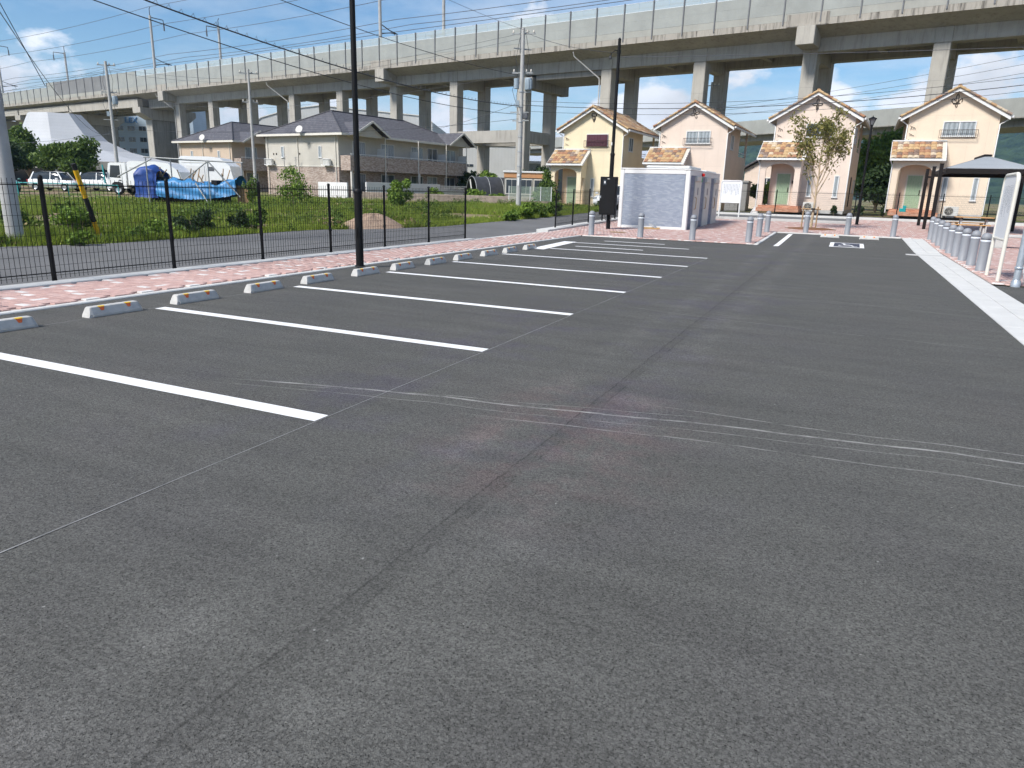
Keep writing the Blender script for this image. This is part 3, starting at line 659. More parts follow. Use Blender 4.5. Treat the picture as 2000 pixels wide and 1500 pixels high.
# ------------------------------------------------------------------ lamps, cabinet pole, toilet block, signs
def lamp_post(x, y, label):
    t = thing('lamp_post', label, 'street lamp', (x, y, T(y) + .03), 0, 'black lantern lamp posts')
    mb = MB(); mb.cyl(0, 0, 0, 1.42, .075, n=20); mb.lathe([(.078, 1.38), (.082, 1.40), (.082, 1.44), (.055, 1.47)], 20); mb.cyl(0, 0, 1.46, 4.72, .055, .05, n=18)
    mb.build('pole', M['black'], t)
    MB().lathe([(.105, 0), (.105, .015), (.08, .02)], 20).build('base_plate', M['black'], t)
    MB().box(-.02, .02, -.084, -.075, .55, .75).build('hatch', M['black'], t)
    h = MB(); h.lathe([(.05, 4.70), (.07, 4.74), (.07, 4.78)], 4, smooth=False)
    for k_ in range(4):
        a_ = math.pi / 4 + k_ * math.pi / 2
        h.bar((.07 * math.cos(a_), .07 * math.sin(a_), 4.76), (.21 * math.cos(a_), .21 * math.sin(a_), 5.06), .02)
    hd = h.build('lantern_frame', M['black'], t)
    r0, r1 = .06, .195
    g = MB(); g.lathe([(r0, 4.785), (r1, 5.055)], 4, smooth=False); 
    for v in range(len(g.v)):
        xx, yy, zz = g.v[v]; c, s_ = math.cos(math.pi / 4), math.sin(math.pi / 4); g.v[v] = (xx * c - yy * s_, xx * s_ + yy * c, zz)
    g.build('lantern_glass', M['glass_dim'], hd)
    c = MB(); c.add([(-.19, -.19, 5.055), (.19, -.19, 5.055), (.19, .19, 5.055), (-.19, .19, 5.055), (-.17, -.17, 5.075), (.17, -.17, 5.075), (.17, .17, 5.075), (-.17, .17, 5.075), (0, 0, 5.17)], [(3, 2, 1, 0), (0, 1, 5, 4), (1, 2, 6, 5), (2, 3, 7, 6), (3, 0, 4, 7), (4, 5, 8), (5, 6, 8), (6, 7, 8), (7, 4, 8)]); c.lathe([(.02, 5.15), (.02, 5.2), (.001, 5.22)], 8)
    c.build('lantern_roof', M['black'], hd)
lamp_post(-8.57, 11.44, 'tall black lamp post on the bay edge, its lantern above the photo')
lamp_post(.44, 40.7, 'black lamp post with lantern between the two right-hand houses')

t = thing('meter_pole', 'tall black service pole with a cabinet left of the toilet block', 'pole', (-8.98, 28.87, T(28.87) + .03))
mb = MB(); mb.cyl(0, 0, 0, 2.95, .085, n=18); mb.lathe([(.088, 2.9), (.095, 2.93), (.095, 2.98), (.065, 3.02)], 18); mb.cyl(0, 0, 3.0, 7.2, .068, .058, n=16); mb.lathe([(.062, 7.18), (.065, 7.2), (.03, 7.26), (.001, 7.27)], 14); mb.build('pole', M['black'], t)
c = MB().bbox(-.34, .34, -.34, -.10, .58, 2.08, .012).build('cabinet', M['black'], t)
MB().box(-.30, .30, -.352, -.341, .64, 2.02).build('cabinet_door', M['black'], c); MB().box(-.20, -.08, -.358, -.353, 1.76, 1.96).build('meter_window', M['glass'], c)
MB().box(-.165, -.115, -.362, -.359, 1.82, 1.91).build('meter_dial', M['white'], c); MB().box(-.04, .05, -.357, -.353, 1.985, 2.005).build('name_plate', M['white'], c); MB().box(-.30, -.27, -.36, -.353, 1.24, 1.34).build('handle', M['galv'], c)
for s_ in (-1, 1): MB().tube([(s_ * .14, -.2, .58), (s_ * .15, -.18, .45), (s_ * .10, -.1, .38), (s_ * .07, 0, .36)], .018, 8).build('conduit', M['pipe_grey'], t)
MB().tube([(-.04, 0, 6.8), (-.14, -.05, 6.82), (-.26, -.1, 6.7), (-.3, -.1, 6.58)], .02, 6).build('wire_bracket', M['black'], t); MB().lathe([(.05, 6.5), (.06, 6.55), (.03, 6.62), (.0, 6.63)], 10, -.3, -.1).build('insulator', M['cable'], t)
MB().cyl(0, 0, 6.7, 6.82, .075, n=14).build('clamp_band', M['black'], t); MB().box(-.065, -.02, -.075, -.06, 3.3, 3.42).build('sticker', M['white'], t)

tz = T(30.3) + .02
t = thing('toilet_block', 'low grey stone-faced public toilet block with three doors on the square', 'building', (-9.05, 30.45, tz), R(-.5))
Wd, Dp, Hh = 2.95, 6.9, 2.42
MB().box(.03, Wd - .03, .03, Dp - .03, .0, Hh - .05).build('core', M['wc_tile2'], t)
MB().box(.17, Wd - .19, .012, .03, .12, Hh - .17).build('wall_panel', M['wc_tile'], t)
for x0, x1 in ((-.01, .16), (Wd - .18, Wd + .015)): MB().bbox(x0, x1, -.012, .17, -.05, Hh - .01, .03).build('corner_pillar', M['white'], t)
MB().bbox(.162, Wd - .182, -.005, .029, -.02, .118, .008).build('plinth', M['white'], t); MB().bbox(.162, Wd - .182, -.005, .029, Hh - .165, Hh - .005, .01).build('top_beam', M['white'], t)
mb = MB().bbox(-.02, Wd + .02, -.02, Dp + .02, Hh, Hh + .06, .02); mb.build('roof', M['white'], t)
MB().bbox(.85, Wd - .25, .9, 3.4, Hh + .11, Hh + .20, .02).box(.95, Wd - .35, 1., 3.3, Hh + .061, Hh + .11).build('skylight', M['white'], t)
MB().bbox(1.5, Wd - .1, 3.9, 6.4, Hh + .062, Hh + .12, .02).build('vent_cover', M['white'], t)
MB().bbox(Wd - .029, Wd + .012, .2, Dp - .02, Hh - .2, Hh - .004, .01).build('top_beam', M['white'], t)
for k_ in range(3):
    y0 = .2 + k_ * 2.22
    MB().bbox(Wd - .02, Wd + .010, y0 + .02, y0 + .75, .12, Hh - .205, .008).build('wall_panel', M['wc_tile2'], t)
    MB().bbox(Wd - .02, Wd + .02, y0 + 2.08, y0 + 2.22, -.03, Hh - .205, .012).build('pillar', M['white'], t)
    d = MB().bbox(Wd - .02, Wd + .03, y0 + .84, y0 + 2.06, .03, 2.0, .01).build('door', M['ac'], t)
    MB().bbox(Wd - .02, Wd + .11, y0 + .80, y0 + 1.75, 2.0, 2.21, .02).build('door_rail', M['ac'], t)
    MB().tube([(Wd + .03, y0 + 1.0, .85), (Wd + .09, y0 + 1.0, .88), (Wd + .10, y0 + 1.0, 1.1), (Wd + .09, y0 + 1.0, 1.32), (Wd + .03, y0 + 1.0, 1.35)], .016, 8).build('door_handle', M['wood'], d)
    MB().box(Wd + .0301, Wd + .033, y0 + 1.35, y0 + 1.6, 1.45, 1.75).build('pictogram', M['grey_post'], d)
MB().bbox(Wd + .02, Wd + .14, 2.28, 2.44, Hh - .19, Hh - .06, .02).build('alarm_lamp', M['red'], t); MB().box(Wd + .021, Wd + .05, 2.26, 2.46, Hh - .42, Hh - .24).build('alarm_box', M['green_sign'], t)
t = thing('cardboard_sheet', 'tan cardboard sheet lying at the foot of the toilet wall', 'cardboard', (-7.55, 30.15, T(30.15) + .042), R(3)); MB().add([(-.45, -.14, 0), (.45, -.2, 0), (.42, .1, .03), (-.42, .12, .02), (-.45, -.14, .02), (.45, -.2, .025), (.42, .1, .06), (-.42, .12, .05)], [(0, 1, 2, 3), (4, 5, 6, 7), (0, 1, 5, 4), (1, 2, 6, 5), (2, 3, 7, 6), (3, 0, 4, 7)]).build('sheet', M['debris'], t)
t = thing('grey_bag', 'small grey bag leaning on the cardboard by the toilet wall', 'bag', (-7.42, 30.2, T(30.2) + .1), R(-20)); MB().add([(-.22, -.05, .10), (.16, -.06, -.03), (.2, .06, -.03), (-.16, .08, .12), (-.2, -.02, .16), (.05, -.03, .07), (.08, .05, .07), (-.14, .05, .17)], [(0, 1, 2, 3), (4, 5, 6, 7), (0, 1, 5, 4), (1, 2, 6, 5), (2, 3, 7, 6), (3, 0, 4, 7)]).build('bag_body', M['grey_post'], t)
o = MB().cyl(0, 0, 0, .006, .33, n=28).build('manhole_cover', M['stake']); o.location = (-8.1, 27.35, T(27.35) + .0405); tag(o, 'round brown manhole cover in the paving by the leftmost bollard', 'manhole')

def notice(name, label, w, z0, z1, legs, mat, mb_, loc, rz, deep=.06, r=.12):
    t = thing(name, label, 'sign', loc, rz); pts = []
    for cx_, cz_, a0 in ((w / 2 - r, z1 - r, 0), (-w / 2 + r, z1 - r, 90)):
        for k_ in range(7): pts.append((cx_ + r * math.cos(R(a0 + 15 * k_)), cz_ + r * math.sin(R(a0 + 15 * k_))))
    path = [(w / 2, -.1)] + [(p[0], p[1]) for p in pts] + [(-w / 2, -.1)]
    MB().tube([(p[0], 0, p[1]) for p in path], .038, 10).build('frame', mat, t)
    MB().tube([(-w / 2, 0, z0), (w / 2, 0, z0)], .03, 8).build('bottom_rail', mat, t)
    ins = [(p[0] * (w - .03) / w, z1 - .015 - (z1 - p[1])) for p in pts]
    poly = [(-w / 2 + .015, z0 + .01), (w / 2 - .015, z0 + .01)] + ins
    zc = (z0 + z1) / 2
    b = MB().prism([(p[0], p[1] - zc) for p in poly], -.014, .014, 'y').build('board', mb_, t); b.location = (0, 0, zc)
    return t
notice('notice_board', 'white notice board with vertical writing beyond the toilet block', 1.08, .88, 2.05, 2, M['white'], M['print_v'], (-6.1, 42.0, T(42)), R(8))
notice('notice_board', 'tall cream-framed notice board at the right edge beside the bollards', 1.32, .82, 2.10, 2, M['cream_trim'], M['print_v'], (2.92, 17.85, T(17.85) + .03), R(90), r=.16)
t = thing('gate_post', 'thick galvanised gate post at the right edge of the photo', 'post', (3.13, 16.62, 0.0)); MB().cyl(0, 0, -.05, 2.3, .062, n=18).build('tube', M['galv'], t)
MB().lathe([(.066, 2.28), (.068, 2.3), (.04, 2.34), (.001, 2.345)], 14).build('cap', M['galv'], t); MB().lathe([(.085, 0), (.085, .10), (.064, .14)], 18).build('collar', M['galv'], t)
MB().lathe([(.064, .34), (.075, .345), (.075, .385), (.064, .39)], 18).build('clamp_band', M['galv'], t)
t = thing('wire_bundle', 'loose bundle of pale chain wire hanging on the galvanised post', 'wire', (3.33, 16.6, 0.0))
mb = MB()
for k_ in range(26):
    cz = random.uniform(.12, .62); rr = random.uniform(.05, .12); a0 = random.uniform(0, 6); ti = random.uniform(-.9, .9)
    mb.tube([(rr * math.cos(a0 + j * .63) + random.uniform(-.01, .01) - .02, random.uniform(-.02, .02) + .06 * math.sin(j * .63 + ti), cz + rr * 1.3 * math.sin(a0 + j * .63)) for j in range(11)], .0045, 4)
mb.build('coil', M['silver_band'], t); MB().tube([(-.14, 0, .36), (-.06, -.02, .42), (0, 0, .40)], .006, 5).build('tie', M['galv'], t)

# ------------------------------------------------------------------ pavilion, table, benches
pz = T(38)
t = thing('pavilion', 'dark brown shade pavilion with grey hipped roof on the paved square', 'pavilion', (5.13, 39.0, pz))
for px_, py_ in ((-1.83, 3.3), (-1.83, 0.1), (-1.83, -3.0), (1.83, 3.3), (1.83, 1.1), (1.83, -3.0)):
    q = MB().bbox(px_ - .07, px_ + .07, py_ - .07, py_ + .07, -.08, 2.86, .008).build('post', M['dark_brown'], t)
    MB().bbox(px_ - .085, px_ + .085, py_ - .085, py_ + .085, 2.861, 2.89, .008).build('post_cap', M['dark_brown'], q)
    MB().box(px_ + (.071 if px_ < 0 else -.28), px_ + (.28 if px_ < 0 else -.071), py_ - .04, py_ + .04, 2.46, 2.54).build('bracket', M['dark_brown'], q)
e0, e1, f0, f1, ez = -1.62, 1.62, -2.72, 3.0, 2.50
mb = MB()
for a_, b_ in (((e0, f0), (e1, f0)), ((e1, f0), (e1, f1)), ((e1, f1), (e0, f1)), ((e0, f1), (e0, f0))):
    pass
mb.box(e0, e1, f0, f0 + .08, ez, ez + .22).box(e0, e1, f1 - .08, f1, ez, ez + .22).box(e0, e0 + .08, f0 + .081, f1 - .081, ez, ez + .22).box(e1 - .08, e1, f0 + .081, f1 - .081, ez, ez + .22)
mb.build('eave_beam', M['dark_brown'], t)
def hip(nm, pts):
    MB().add(pts + [(p[0], p[1], p[2] - .03) for p in pts], [tuple(range(len(pts))), tuple(range(2 * len(pts) - 1, len(pts) - 1, -1))] + [(i, (i + 1) % len(pts), len(pts) + (i + 1) % len(pts), len(pts) + i) for i in range(len(pts))]).build(nm, M['roof_seam'], t)
za, zb = ez + .235, 3.30; g = .02; m0, m1 = f0 + 1.6, f1 - 1.6
hip('roof_panel', [(e0 + .02, f0 - g, za), (e1 - .02, f0 - g, za), (0, m0, zb)]); hip('roof_panel', [(e1 + g, f0 + .02, za), (e1 + g, f1 - .02, za), (.02, m1, zb), (.02, m0, zb)])
hip('roof_panel', [(e1 - .02, f1 + g, za), (e0 + .02, f1 + g, za), (0, m1 + .0, zb)]); hip('roof_panel', [(e0 - g, f1 - .02, za), (e0 - g, f0 + .02, za), (-.02, m0, zb), (-.02, m1, zb)])
MB().bbox(-.16, .16, m0 - .12, m1 + .12, zb - .03, zb + .06, .02).build('ridge_cap', M['dark_brown'], t)
MB().box(e0 + .09, e1 - .09, f0 + .09, f1 - .09, ez + .18, ez + .2).build('ceiling', M['dark_brown'], t)
def trestle(name, label, cat, x, y, w, d, h, planks, group=None, rz=0):
    t = thing(name, label, cat, (x, y, T(y) + .035), rz, group); pw = d / planks
    for k_ in range(planks): MB().bbox(-w / 2, w / 2, -d / 2 + k_ * pw + .004, -d / 2 + (k_ + 1) * pw - .004, h - .045, h, .006).build('plank', M['wood'], t)
    for s_ in (-1, 1):
        MB().box(s_ * w * .34 - .03, s_ * w * .34 + .03, -d * .3, d * .3, 0, h - .046).build('leg', M['conc_mid'], t); MB().box(s_ * w * .34 - .04, s_ * w * .34 + .04, -d * .45, d * .45, h - .095, h - .0465).build('bearer', M['dark_brown'], t)
    return t
trestle('picnic_table', 'wooden plank picnic table under the pavilion', 'table', 4.95, 36.9, 1.4, .75, .72, 6)
trestle('bench', 'wooden plank bench on the near side of the picnic table', 'bench', 4.75, 35.9, 1.4, .36, .44, 3, 'benches at the picnic table'); trestle('bench', 'wooden plank bench on the far side of the picnic table', 'bench', 4.95, 38.1, 1.4, .36, .44, 3, 'benches at the picnic table')
trestle('bench', 'wooden plank bench left of the picnic table, seen end-on', 'bench', 3.85, 37.5, 1.2, .36, .44, 3, 'benches at the picnic table', R(60))
t = thing('stone_bench', 'grey concrete bench with dark slab behind the right notice board', 'bench', (5.0, 29.2, T(29.2) + .035)); MB().bbox(-.5, .9, -.25, .25, .36, .44, .015).build('slab', M['conc_mid'], t)
for x_ in (-.2, .65): MB().bbox(x_ - .18, x_ + .18, -.2, .2, 0, .359, .015).build('leg', M['stone_grey'], t)

# ------------------------------------------------------------------ foliage helpers
def leaf_arrays(C, size, aspect=.5, up=.3, seed=1):
    r = np.random.default_rng(seed); n = len(C); d = r.normal(size=(n, 3)); d[:, 2] = d[:, 2] * .6 + up; d /= np.linalg.norm(d, axis=1)[:, None]
    a = np.cross(d, r.normal(size=(n, 3))); a /= np.linalg.norm(a, axis=1)[:, None]; b = np.cross(d, a)
    s = size * r.uniform(.6, 1.3, n)[:, None]
    V = np.stack([C - a * s, C - b * s * aspect + d * s * .15, C + a * s, C + b * s * aspect + d * s * .15], 1).reshape(-1, 3)
    F = np.arange(4 * n).reshape(-1, 4); return V, F
def crown_points(n, lobes, seed, shell=.55):
    r = np.random.default_rng(seed); P = []
    vol = np.array([l[3] * l[4] * l[5] for l in lobes]) ** .75; k = r.choice(len(lobes), n, p=vol / vol.sum())
    L = np.array(lobes)[k]; d = r.normal(size=(n, 3)); d /= np.linalg.norm(d, axis=1)[:, None]
    rad = (shell + (1 - shell) * r.random(n)) * (.85 + .25 * r.random(n))
    return L[:, :3] + d * rad[:, None] * L[:, 3:6]
def bush(name, label, cat, loc, w, d, h, nl, leaf, mat, seed, trunk=.0, group=None, lobes=None, nlobe=9, asp=.5, tm=None):
    r = random.Random(seed); t = thing(name, label, cat, loc, 0, group)
    if lobes is None:
        lobes = []
        for i in range(nlobe):
            zc = trunk + (h - trunk) * r.uniform(.25, .82); q = 1 - abs((zc - trunk) / (h - trunk) - .45) * 1.1
            lobes.append((r.uniform(-.32, .32) * w * q, r.uniform(-.32, .32) * d * q, zc, w * r.uniform(.16, .30), d * r.uniform(.16, .30), (h - trunk) * r.uniform(.13, .24)))
    V, F = leaf_arrays(crown_points(nl, lobes, seed, .35), leaf, asp, .35, seed); V[:, 2] = np.maximum(V[:, 2], .0)
    link('crown', fastmesh('crown', V, F, mat), t)
    mb = MB(); mb.tube([(0, 0, -.1), (0.02, 0.01, max(trunk, h * .3)), (lobes[0][0] * .3, lobes[0][1] * .3, h * .6)], max(.03, h * .022), 7, r1=max(.012, h * .008))
    for l in lobes: mb.tube([(0, 0, max(trunk * .8, h * .12)), (l[0] * .5, l[1] * .5, (max(trunk, h * .15) + l[2]) * .5), (l[0], l[1], l[2])], max(.015, h * .010), 5, r1=.006)
    mb.build('trunk', tm or M['bark'], t); return t

# young tree with stakes on the square
tz = T(35.5) + .035
t = thing('young_tree', 'young slender tree with sparse olive leaves, staked in a round soil bed', 'tree', (-1.48, 35.5, tz)); r = random.Random(5)
tr = MB(); tr.tube([(0, 0, -.1), (.01, 0, .6), (.03, .01, 1.2), (.02, 0, 1.75), (.05, .0, 2.3), (.0, 0, 3.0), (.06, .02, 3.7), (.12, 0, 4.2)], .065, 10, r1=.012)
tips = []
def grow(p, d, L, rad, lev):
    q = [Vector(p)]; dd = Vector(d).normalized()
    for i in range(4):
        dd = (dd + Vector((r.uniform(-.16, .16), r.uniform(-.16, .16), r.uniform(-.02, .16)))).normalized(); q.append(q[-1] + dd * L / 4)
    tr.tube(q, rad, 6, r1=rad * .45)
    if lev < 2:
        for i in range(3 if lev == 0 else 2):
            j = r.choice((2, 3, 4)); a_ = r.uniform(0, 6.28); grow(q[j], dd + Vector((math.cos(a_), math.sin(a_), .45)) * .75, L * r.uniform(.45, .65), rad * .5, lev + 1)
    tips.append((q[-1], lev)); tips.append((q[3], lev))
for zb_, a_, L in ((1.25, 3.3, 1.5), (1.45, .2, 1.5), (1.7, 2.4, 1.9), (1.8, 5.6, 1.6), (2.0, 1.0, 1.7), (2.15, 3.9, 1.5), (2.35, .1, 1.5), (2.6, 2.9, 1.4), (2.9, 5.0, 1.1), (3.2, 1.8, 1.0)):
    grow((.03, 0, zb_), (math.cos(a_) * .62, math.sin(a_) * .62, 1.0), L, .026, 0)
tr.build('trunk', M['bark_pale'], t)
P = []
for q, lev in tips:
    if q.z < 1.3 and r.random() < .5: continue
    for i in range(r.randint(8, 18)): P.append((q.x + r.gauss(0, .13), q.y + r.gauss(0, .13), q.z + r.gauss(.02, .13)))
V, F = leaf_arrays(np.array(P), .08, .42, .5, 11); link('crown', fastmesh('crown', V, F, M['leaf_olive']), t)
MB().lathe([(1.12, -.03), (1.10, .0), (.6, .035), (.1, .06), (.001, .06)], 32).build('soil_bed', M['mulch'], t)
t = thing('tree_stake', 'wooden support frame with two stakes around the young tree trunk', 'stake', (-1.48, 35.5, tz))
for s_ in (-1, 1): MB().cyl(-.1 + s_ * .30, -.08, -.05, .98, .03, n=8).build('stake', M['stake'], t)
MB().tube([(-.5, -.12, .86), (.32, -.12, .86)], .028, 8).build('cross_bar', M['stake'], t); MB().box(-.09, .09, -.15, .09, .83, .9).build('tie', M['rubber'], t)

# ------------------------------------------------------------------ the four small houses
def tile_mesh(mt, w=.30, l=.34):
    mb = MB(); n = 5; V = []
    for j, yy in enumerate((0, l)):
        for i in range(n + 1):
            x = -w / 2 + w * i / n; z = .045 * math.sin(math.pi * (i / n)) ** .8 + (.035 if yy == 0 else .012)
            V.append((x, yy, z))
    for i in range(n + 1): V.append((V[i][0], 0, V[i][2] - .03))
    F = [(i, i + 1, n + 2 + i, n + 1 + i) for i in range(n)] + [(2 * n + 2 + i, 2 * n + 3 + i, i + 1, i) for i in range(n)]
    for f in F: pass
    mb.add(V, F, 0, False); return mb.mesh('tile', mt)
TM = [tile_mesh(m) for m in TILE]
def mats_for(org, along, upv):                                   # tile frame: x = along, y = up the slope
    a = Vector(along).normalized(); u_ = Vector(upv).normalized(); n = a.cross(u_)
    return Matrix(((a.x, u_.x, n.x, org[0]), (a.y, u_.y, n.y, org[1]), (a.z, u_.z, n.z, org[2]), (0, 0, 0, 1)))
def tile_slope(roof, org, along, upv, na, nu, pick, seed, bulk_name='tile_field'):
    """org: lower corner at the eave; pick(i, j) -> own object, else joined."""
    r = random.Random(seed); a = Vector(along).normalized(); u_ = Vector(upv).normalized(); V = []; F = []; MI = []
    wts = [5, 4, 3, 3, 5, 2]
    for j in range(nu):
        for i in range(na):
            c = r.choices(range(6), wts)[0]
            p = Vector(org) + a * (.15 + .30 * i) + u_ * (.30 * j - .03)
            Mx = mats_for(p, a, u_)
            if pick(i, j):
                o = link('tile', TM[c], roof); o.matrix_local = Mx
            else:
                me = TM[c]; off = len(V)
                for v in me.vertices: V.append(tuple(Mx @ v.co))
                for pl_ in me.polygons: F.append([off + q for q in pl_.vertices]); MI.append(c)
    if V:
        o = link(bulk_name, fastmesh(bulk_name, V, F, TILE, MI), roof); tag(o, kind='stuff')
def window(parent, plane, cx, z0, z1, w, pos, gl, frame=None, rail=False, mull=1, out=-1):
    """plane 'y': wall normal along -y (out=-1); plane 'x': wall normal along +x. pos: wall coordinate."""
    frame = frame or M['white']
    def B(mb, a0, a1, d0, d1, zz0, zz1):
        if plane == 'y': mb.box(a0, a1, min(pos + out * d0, pos + out * d1), max(pos + out * d0, pos + out * d1), zz0, zz1)
        else: mb.box(min(pos - out * d0, pos - out * d1), max(pos - out * d0, pos - out * d1), a0, a1, zz0, zz1)
        return mb
    x0, x1 = cx - w / 2, cx + w / 2; f = .05
    fr = MB(); B(fr, x0, x1, .002, .06, z0, z0 + f); B(fr, x0, x1, .002, .06, z1 - f, z1); B(fr, x0, x0 + f, .002, .06, z0 + f, z1 - f); B(fr, x1 - f, x1, .002, .06, z0 + f, z1 - f)
    for k_ in range(mull):
        xm = x0 + w * (k_ + 1) / (mull + 1); B(fr, xm - .028, xm + .028, .002, .05, z0 + f, z1 - f)
    o = fr.build('window_frame', frame, parent)
    B(MB(), x0 - .04, x1 + .04, .002, .09, z0 - .04, z0 - .001).build('sill', frame, o)
    for k_ in range(mull + 1):
        a0 = x0 + w * k_ / (mull + 1) + .03; a1 = x0 + w * (k_ + 1) / (mull + 1) - .03
        B(MB(), a0, a1, .004, .02 + .008 * (k_ % 2), z0 + f * .9, z1 - f * .9).build('pane', gl, o)
    return o
def pipe(parent, pts, mat, r=.035, name='downpipe'): return MB().tube(pts, r, 8).build(name, mat, parent)
def ornament(kind, parent, y, zc):
    mb = MB(); s_ = .26
    def loop(cx, cz, a, b, rot=0, n=12, span=1.0):
        q = []
        for i in range(n + 1):
            t_ = 2 * math.pi * i / n * span; xx = a * math.cos(t_); zz = b * math.sin(t_); q.append((cx + xx * math.cos(rot) - zz * math.sin(rot), y, cz + xx * math.sin(rot) + zz * math.cos(rot)))
        mb.tube(q, .02, 5)
    if kind == 0:
        for x_ in (-.15, 0, .15): mb.tube([(x_, y, zc + .3), (x_ * .7, y, zc - .1), (0, y, zc - .32)], .02, 5)
        loop(0, zc + .2, .2, .14); loop(0, zc, .13, .1)
    elif kind == 1:
        for a_ in (.3, 1.9, 3.4, 5.1): loop(.16 * math.cos(a_), zc + .16 * math.sin(a_), .16, .07, a_)
    elif kind == 2:
        for a_ in (0, 1.57, 3.14, 4.71): loop(.15 * math.cos(a_), zc + .15 * math.sin(a_) * 1.2, .15, .065, a_)
        mb.tube([(0, y, zc - .1), (0, y, zc - .45)], .02, 5)
    else:
        loop(0, zc + .16, .07, .24); loop(-.17, zc - .02, .08, .16, .5, span=.75); loop(.17, zc - .02, .08, .16, -.5, span=.75); mb.tube([(-.18, y, zc - .12), (.18, y, zc - .12)], .022, 5); loop(0, zc - .24, .05, .1)
    mb.build('iron_ornament', M['iron'], parent)
def house(label, X, Yf, wall, side_extra, orn, gl, seed, lod_slope, blind=False, rz=R(-2.2), dz=0.):
    z0 = T(Yf) - .01 + dz; t = thing('house', label, 'house', (X, Yf, z0), rz, 'small gabled houses in a row'); hw = 2.36; dp = 8.2; ev = 5.95; r = random.Random(seed)
    sl = .565; apex = ev + hw * sl
    # walls: front with gable, lower body, upper body (rear corner cut away for a covered balcony)
    MB().prism([(-hw, .12), (hw, .12), (hw, ev), (0, apex), (-hw, ev)], 0, 4.9, 'y').build('wall', wall, t)
    MB().box(-hw, hw, 4.901, dp, .12, 3.75).build('wall', wall, t); MB().prism([(-hw, 3.751), (.7, 3.751), (.7, ev + (hw - .7) * sl), (0, apex), (-hw, ev)], 4.901, dp, 'y').build('wall', wall, t)
    MB().box(-hw - .02, hw + .02, -.02, dp + .02, -.1, .118).box(-hw + .02, hw - .02, .02, dp - .02, .1185, .1195).build('foundation', M['conc_mid'], t)
    MB().box(hw - .14, hw, dp - .16, dp, 3.751, ev + .1).build('corner_post', wall, t); MB().box(hw - .14, hw - .02, 4.95, dp - .17, 3.751, 4.05).build('balcony_parapet', wall, t)
    MB().tube([(hw - .08, 4.95, 4.35), (hw - .08, dp - .17, 4.35)], .025, 6).tube([(hw - .08, 4.95, 4.2), (hw - .08, dp - .17, 4.2)], .015, 6).build('balcony_rail', M['white'], t)
    # roof
    ov = .46; fo = .34; ro = 0.06; roof = None; up_l = math.hypot(hw + ov, (hw + ov) * sl)
    pr = [(-hw - ov, ev - ov * sl + ro), (0, apex + ro), (hw + ov, ev - ov * sl + ro), (hw + ov, ev - ov * sl + ro + .09), (0, apex + ro + .105), (-hw - ov, ev - ov * sl + ro + .09)]
    roof = MB().prism(pr, -fo + .04, dp + .3, 'y').build('roof', M['soffit'], t)
    for s_ in (-1, 1):
        MB().prism([(s_ * (hw + ov + .01), ev - ov * sl - .16), (s_ * (hw + ov + .01), ev - ov * sl + .06), (s_ * .0, apex + .09), (s_ * .0, apex - .10)], -fo, -fo + .039, 'y').build('barge_board', M['white'], roof)
        for q in range(10):
            f0, f1 = q / 10, (q + 1) / 10; A_ = Vector((s_ * (hw + ov + .03), -fo - .03, ev - ov * sl + .14)); B_ = Vector((0, -fo - .03, apex + .17)); a_ = A_.lerp(B_, f0); b_ = A_.lerp(B_, f1) - Vector((0, 0, .02)); MB().tube([a_, b_], .085, 7, r1=.07).build('verge_tile', TILE[r.choice((0, 1, 2, 4, 4, 5))], roof)
        org = (s_ * (hw + ov + .03), (-fo - .02) if s_ > 0 else (dp + .28), ev - ov * sl + ro + .095)
        na = int((dp + .6) / .30); nu = int(up_l / .30) + 1
        if s_ > 0: pick = (lambda i, j: (i < 22 if lod_slope else i < 2))
        else: pick = (lambda i, j: i >= na - 2)
        tile_slope(roof, org, (0, s_, 0), (-s_, 0, sl), na, nu, pick, seed * 10 + s_)
        MB().box(min(s_ * (hw + ov + .03), s_ * (hw + ov + .15)), max(s_ * (hw + ov + .03), s_ * (hw + ov + .15)), -fo, dp + .3, ev - ov * sl - .03, ev - ov * sl + .09).build('gutter', M['white'], roof)
    for k_ in range(int((dp + .6) / .42)):
        y0 = -fo - .02 + k_ * .42
        MB().tube([(0, y0, apex + .17), (0, y0 + .43, apex + .19)], .12, 8, r1=.105).build('ridge_tile', TILE[r.choice((0, 1, 4, 2))], roof)
    pipe(t, [(hw + ov + .05, .0, ev - ov * sl - .03), (hw + .25, -.0, ev - .5), (hw + .04, -.05, ev - .62), (hw + .04, -.05, .1)], M['white']); pipe(t, [(-hw - ov - .05, .0, ev - ov * sl - .03), (-hw - .2, 0, ev - .5), (-hw - .05, -.04, ev - .62), (-hw - .05, -.04, 3.75), (-hw - .42, -.9, 3.3)], M['white'])
    ornament(orn, t, -.03, apex - .62)
    mb = MB()
    for zz, ln in ((5.3, .25), (4.85, .15), (4.5, .3)):
        for q in range(3): mb.tube([(-hw + .12 + q * .1, -.03, zz - q * .05), (-hw + .2 + q * .1, -.03, zz - .08 - q * .04), (-hw + .16 + q * .12, -.03, zz - ln)], .014, 4)
    mb.build('wall_ornament', M['iron'], t)
    # front window with iron flower rail
    wcx = .36; window(t, 'y', wcx, 4.66, 5.52, 1.72, 0, gl)
    if blind:
        mb = MB()
        for k_ in range(15): mb.box(wcx - .82 + k_ * .11, wcx - .82 + k_ * .11 + .105, -.13 - .012 * (k_ % 2), -.10 - .012 * (k_ % 2), 4.62, 5.46)
        mb.build('window_blind', M['maroon'], t)
    mb = MB(); x0, x1 = wcx - 1.0, wcx + 1.0
    for zz in (4.56, 5.02):
        mb.tube([(x0, -.03, zz), (x0, -.22, zz), (x1, -.22, zz), (x1, -.03, zz)], .014, 5)
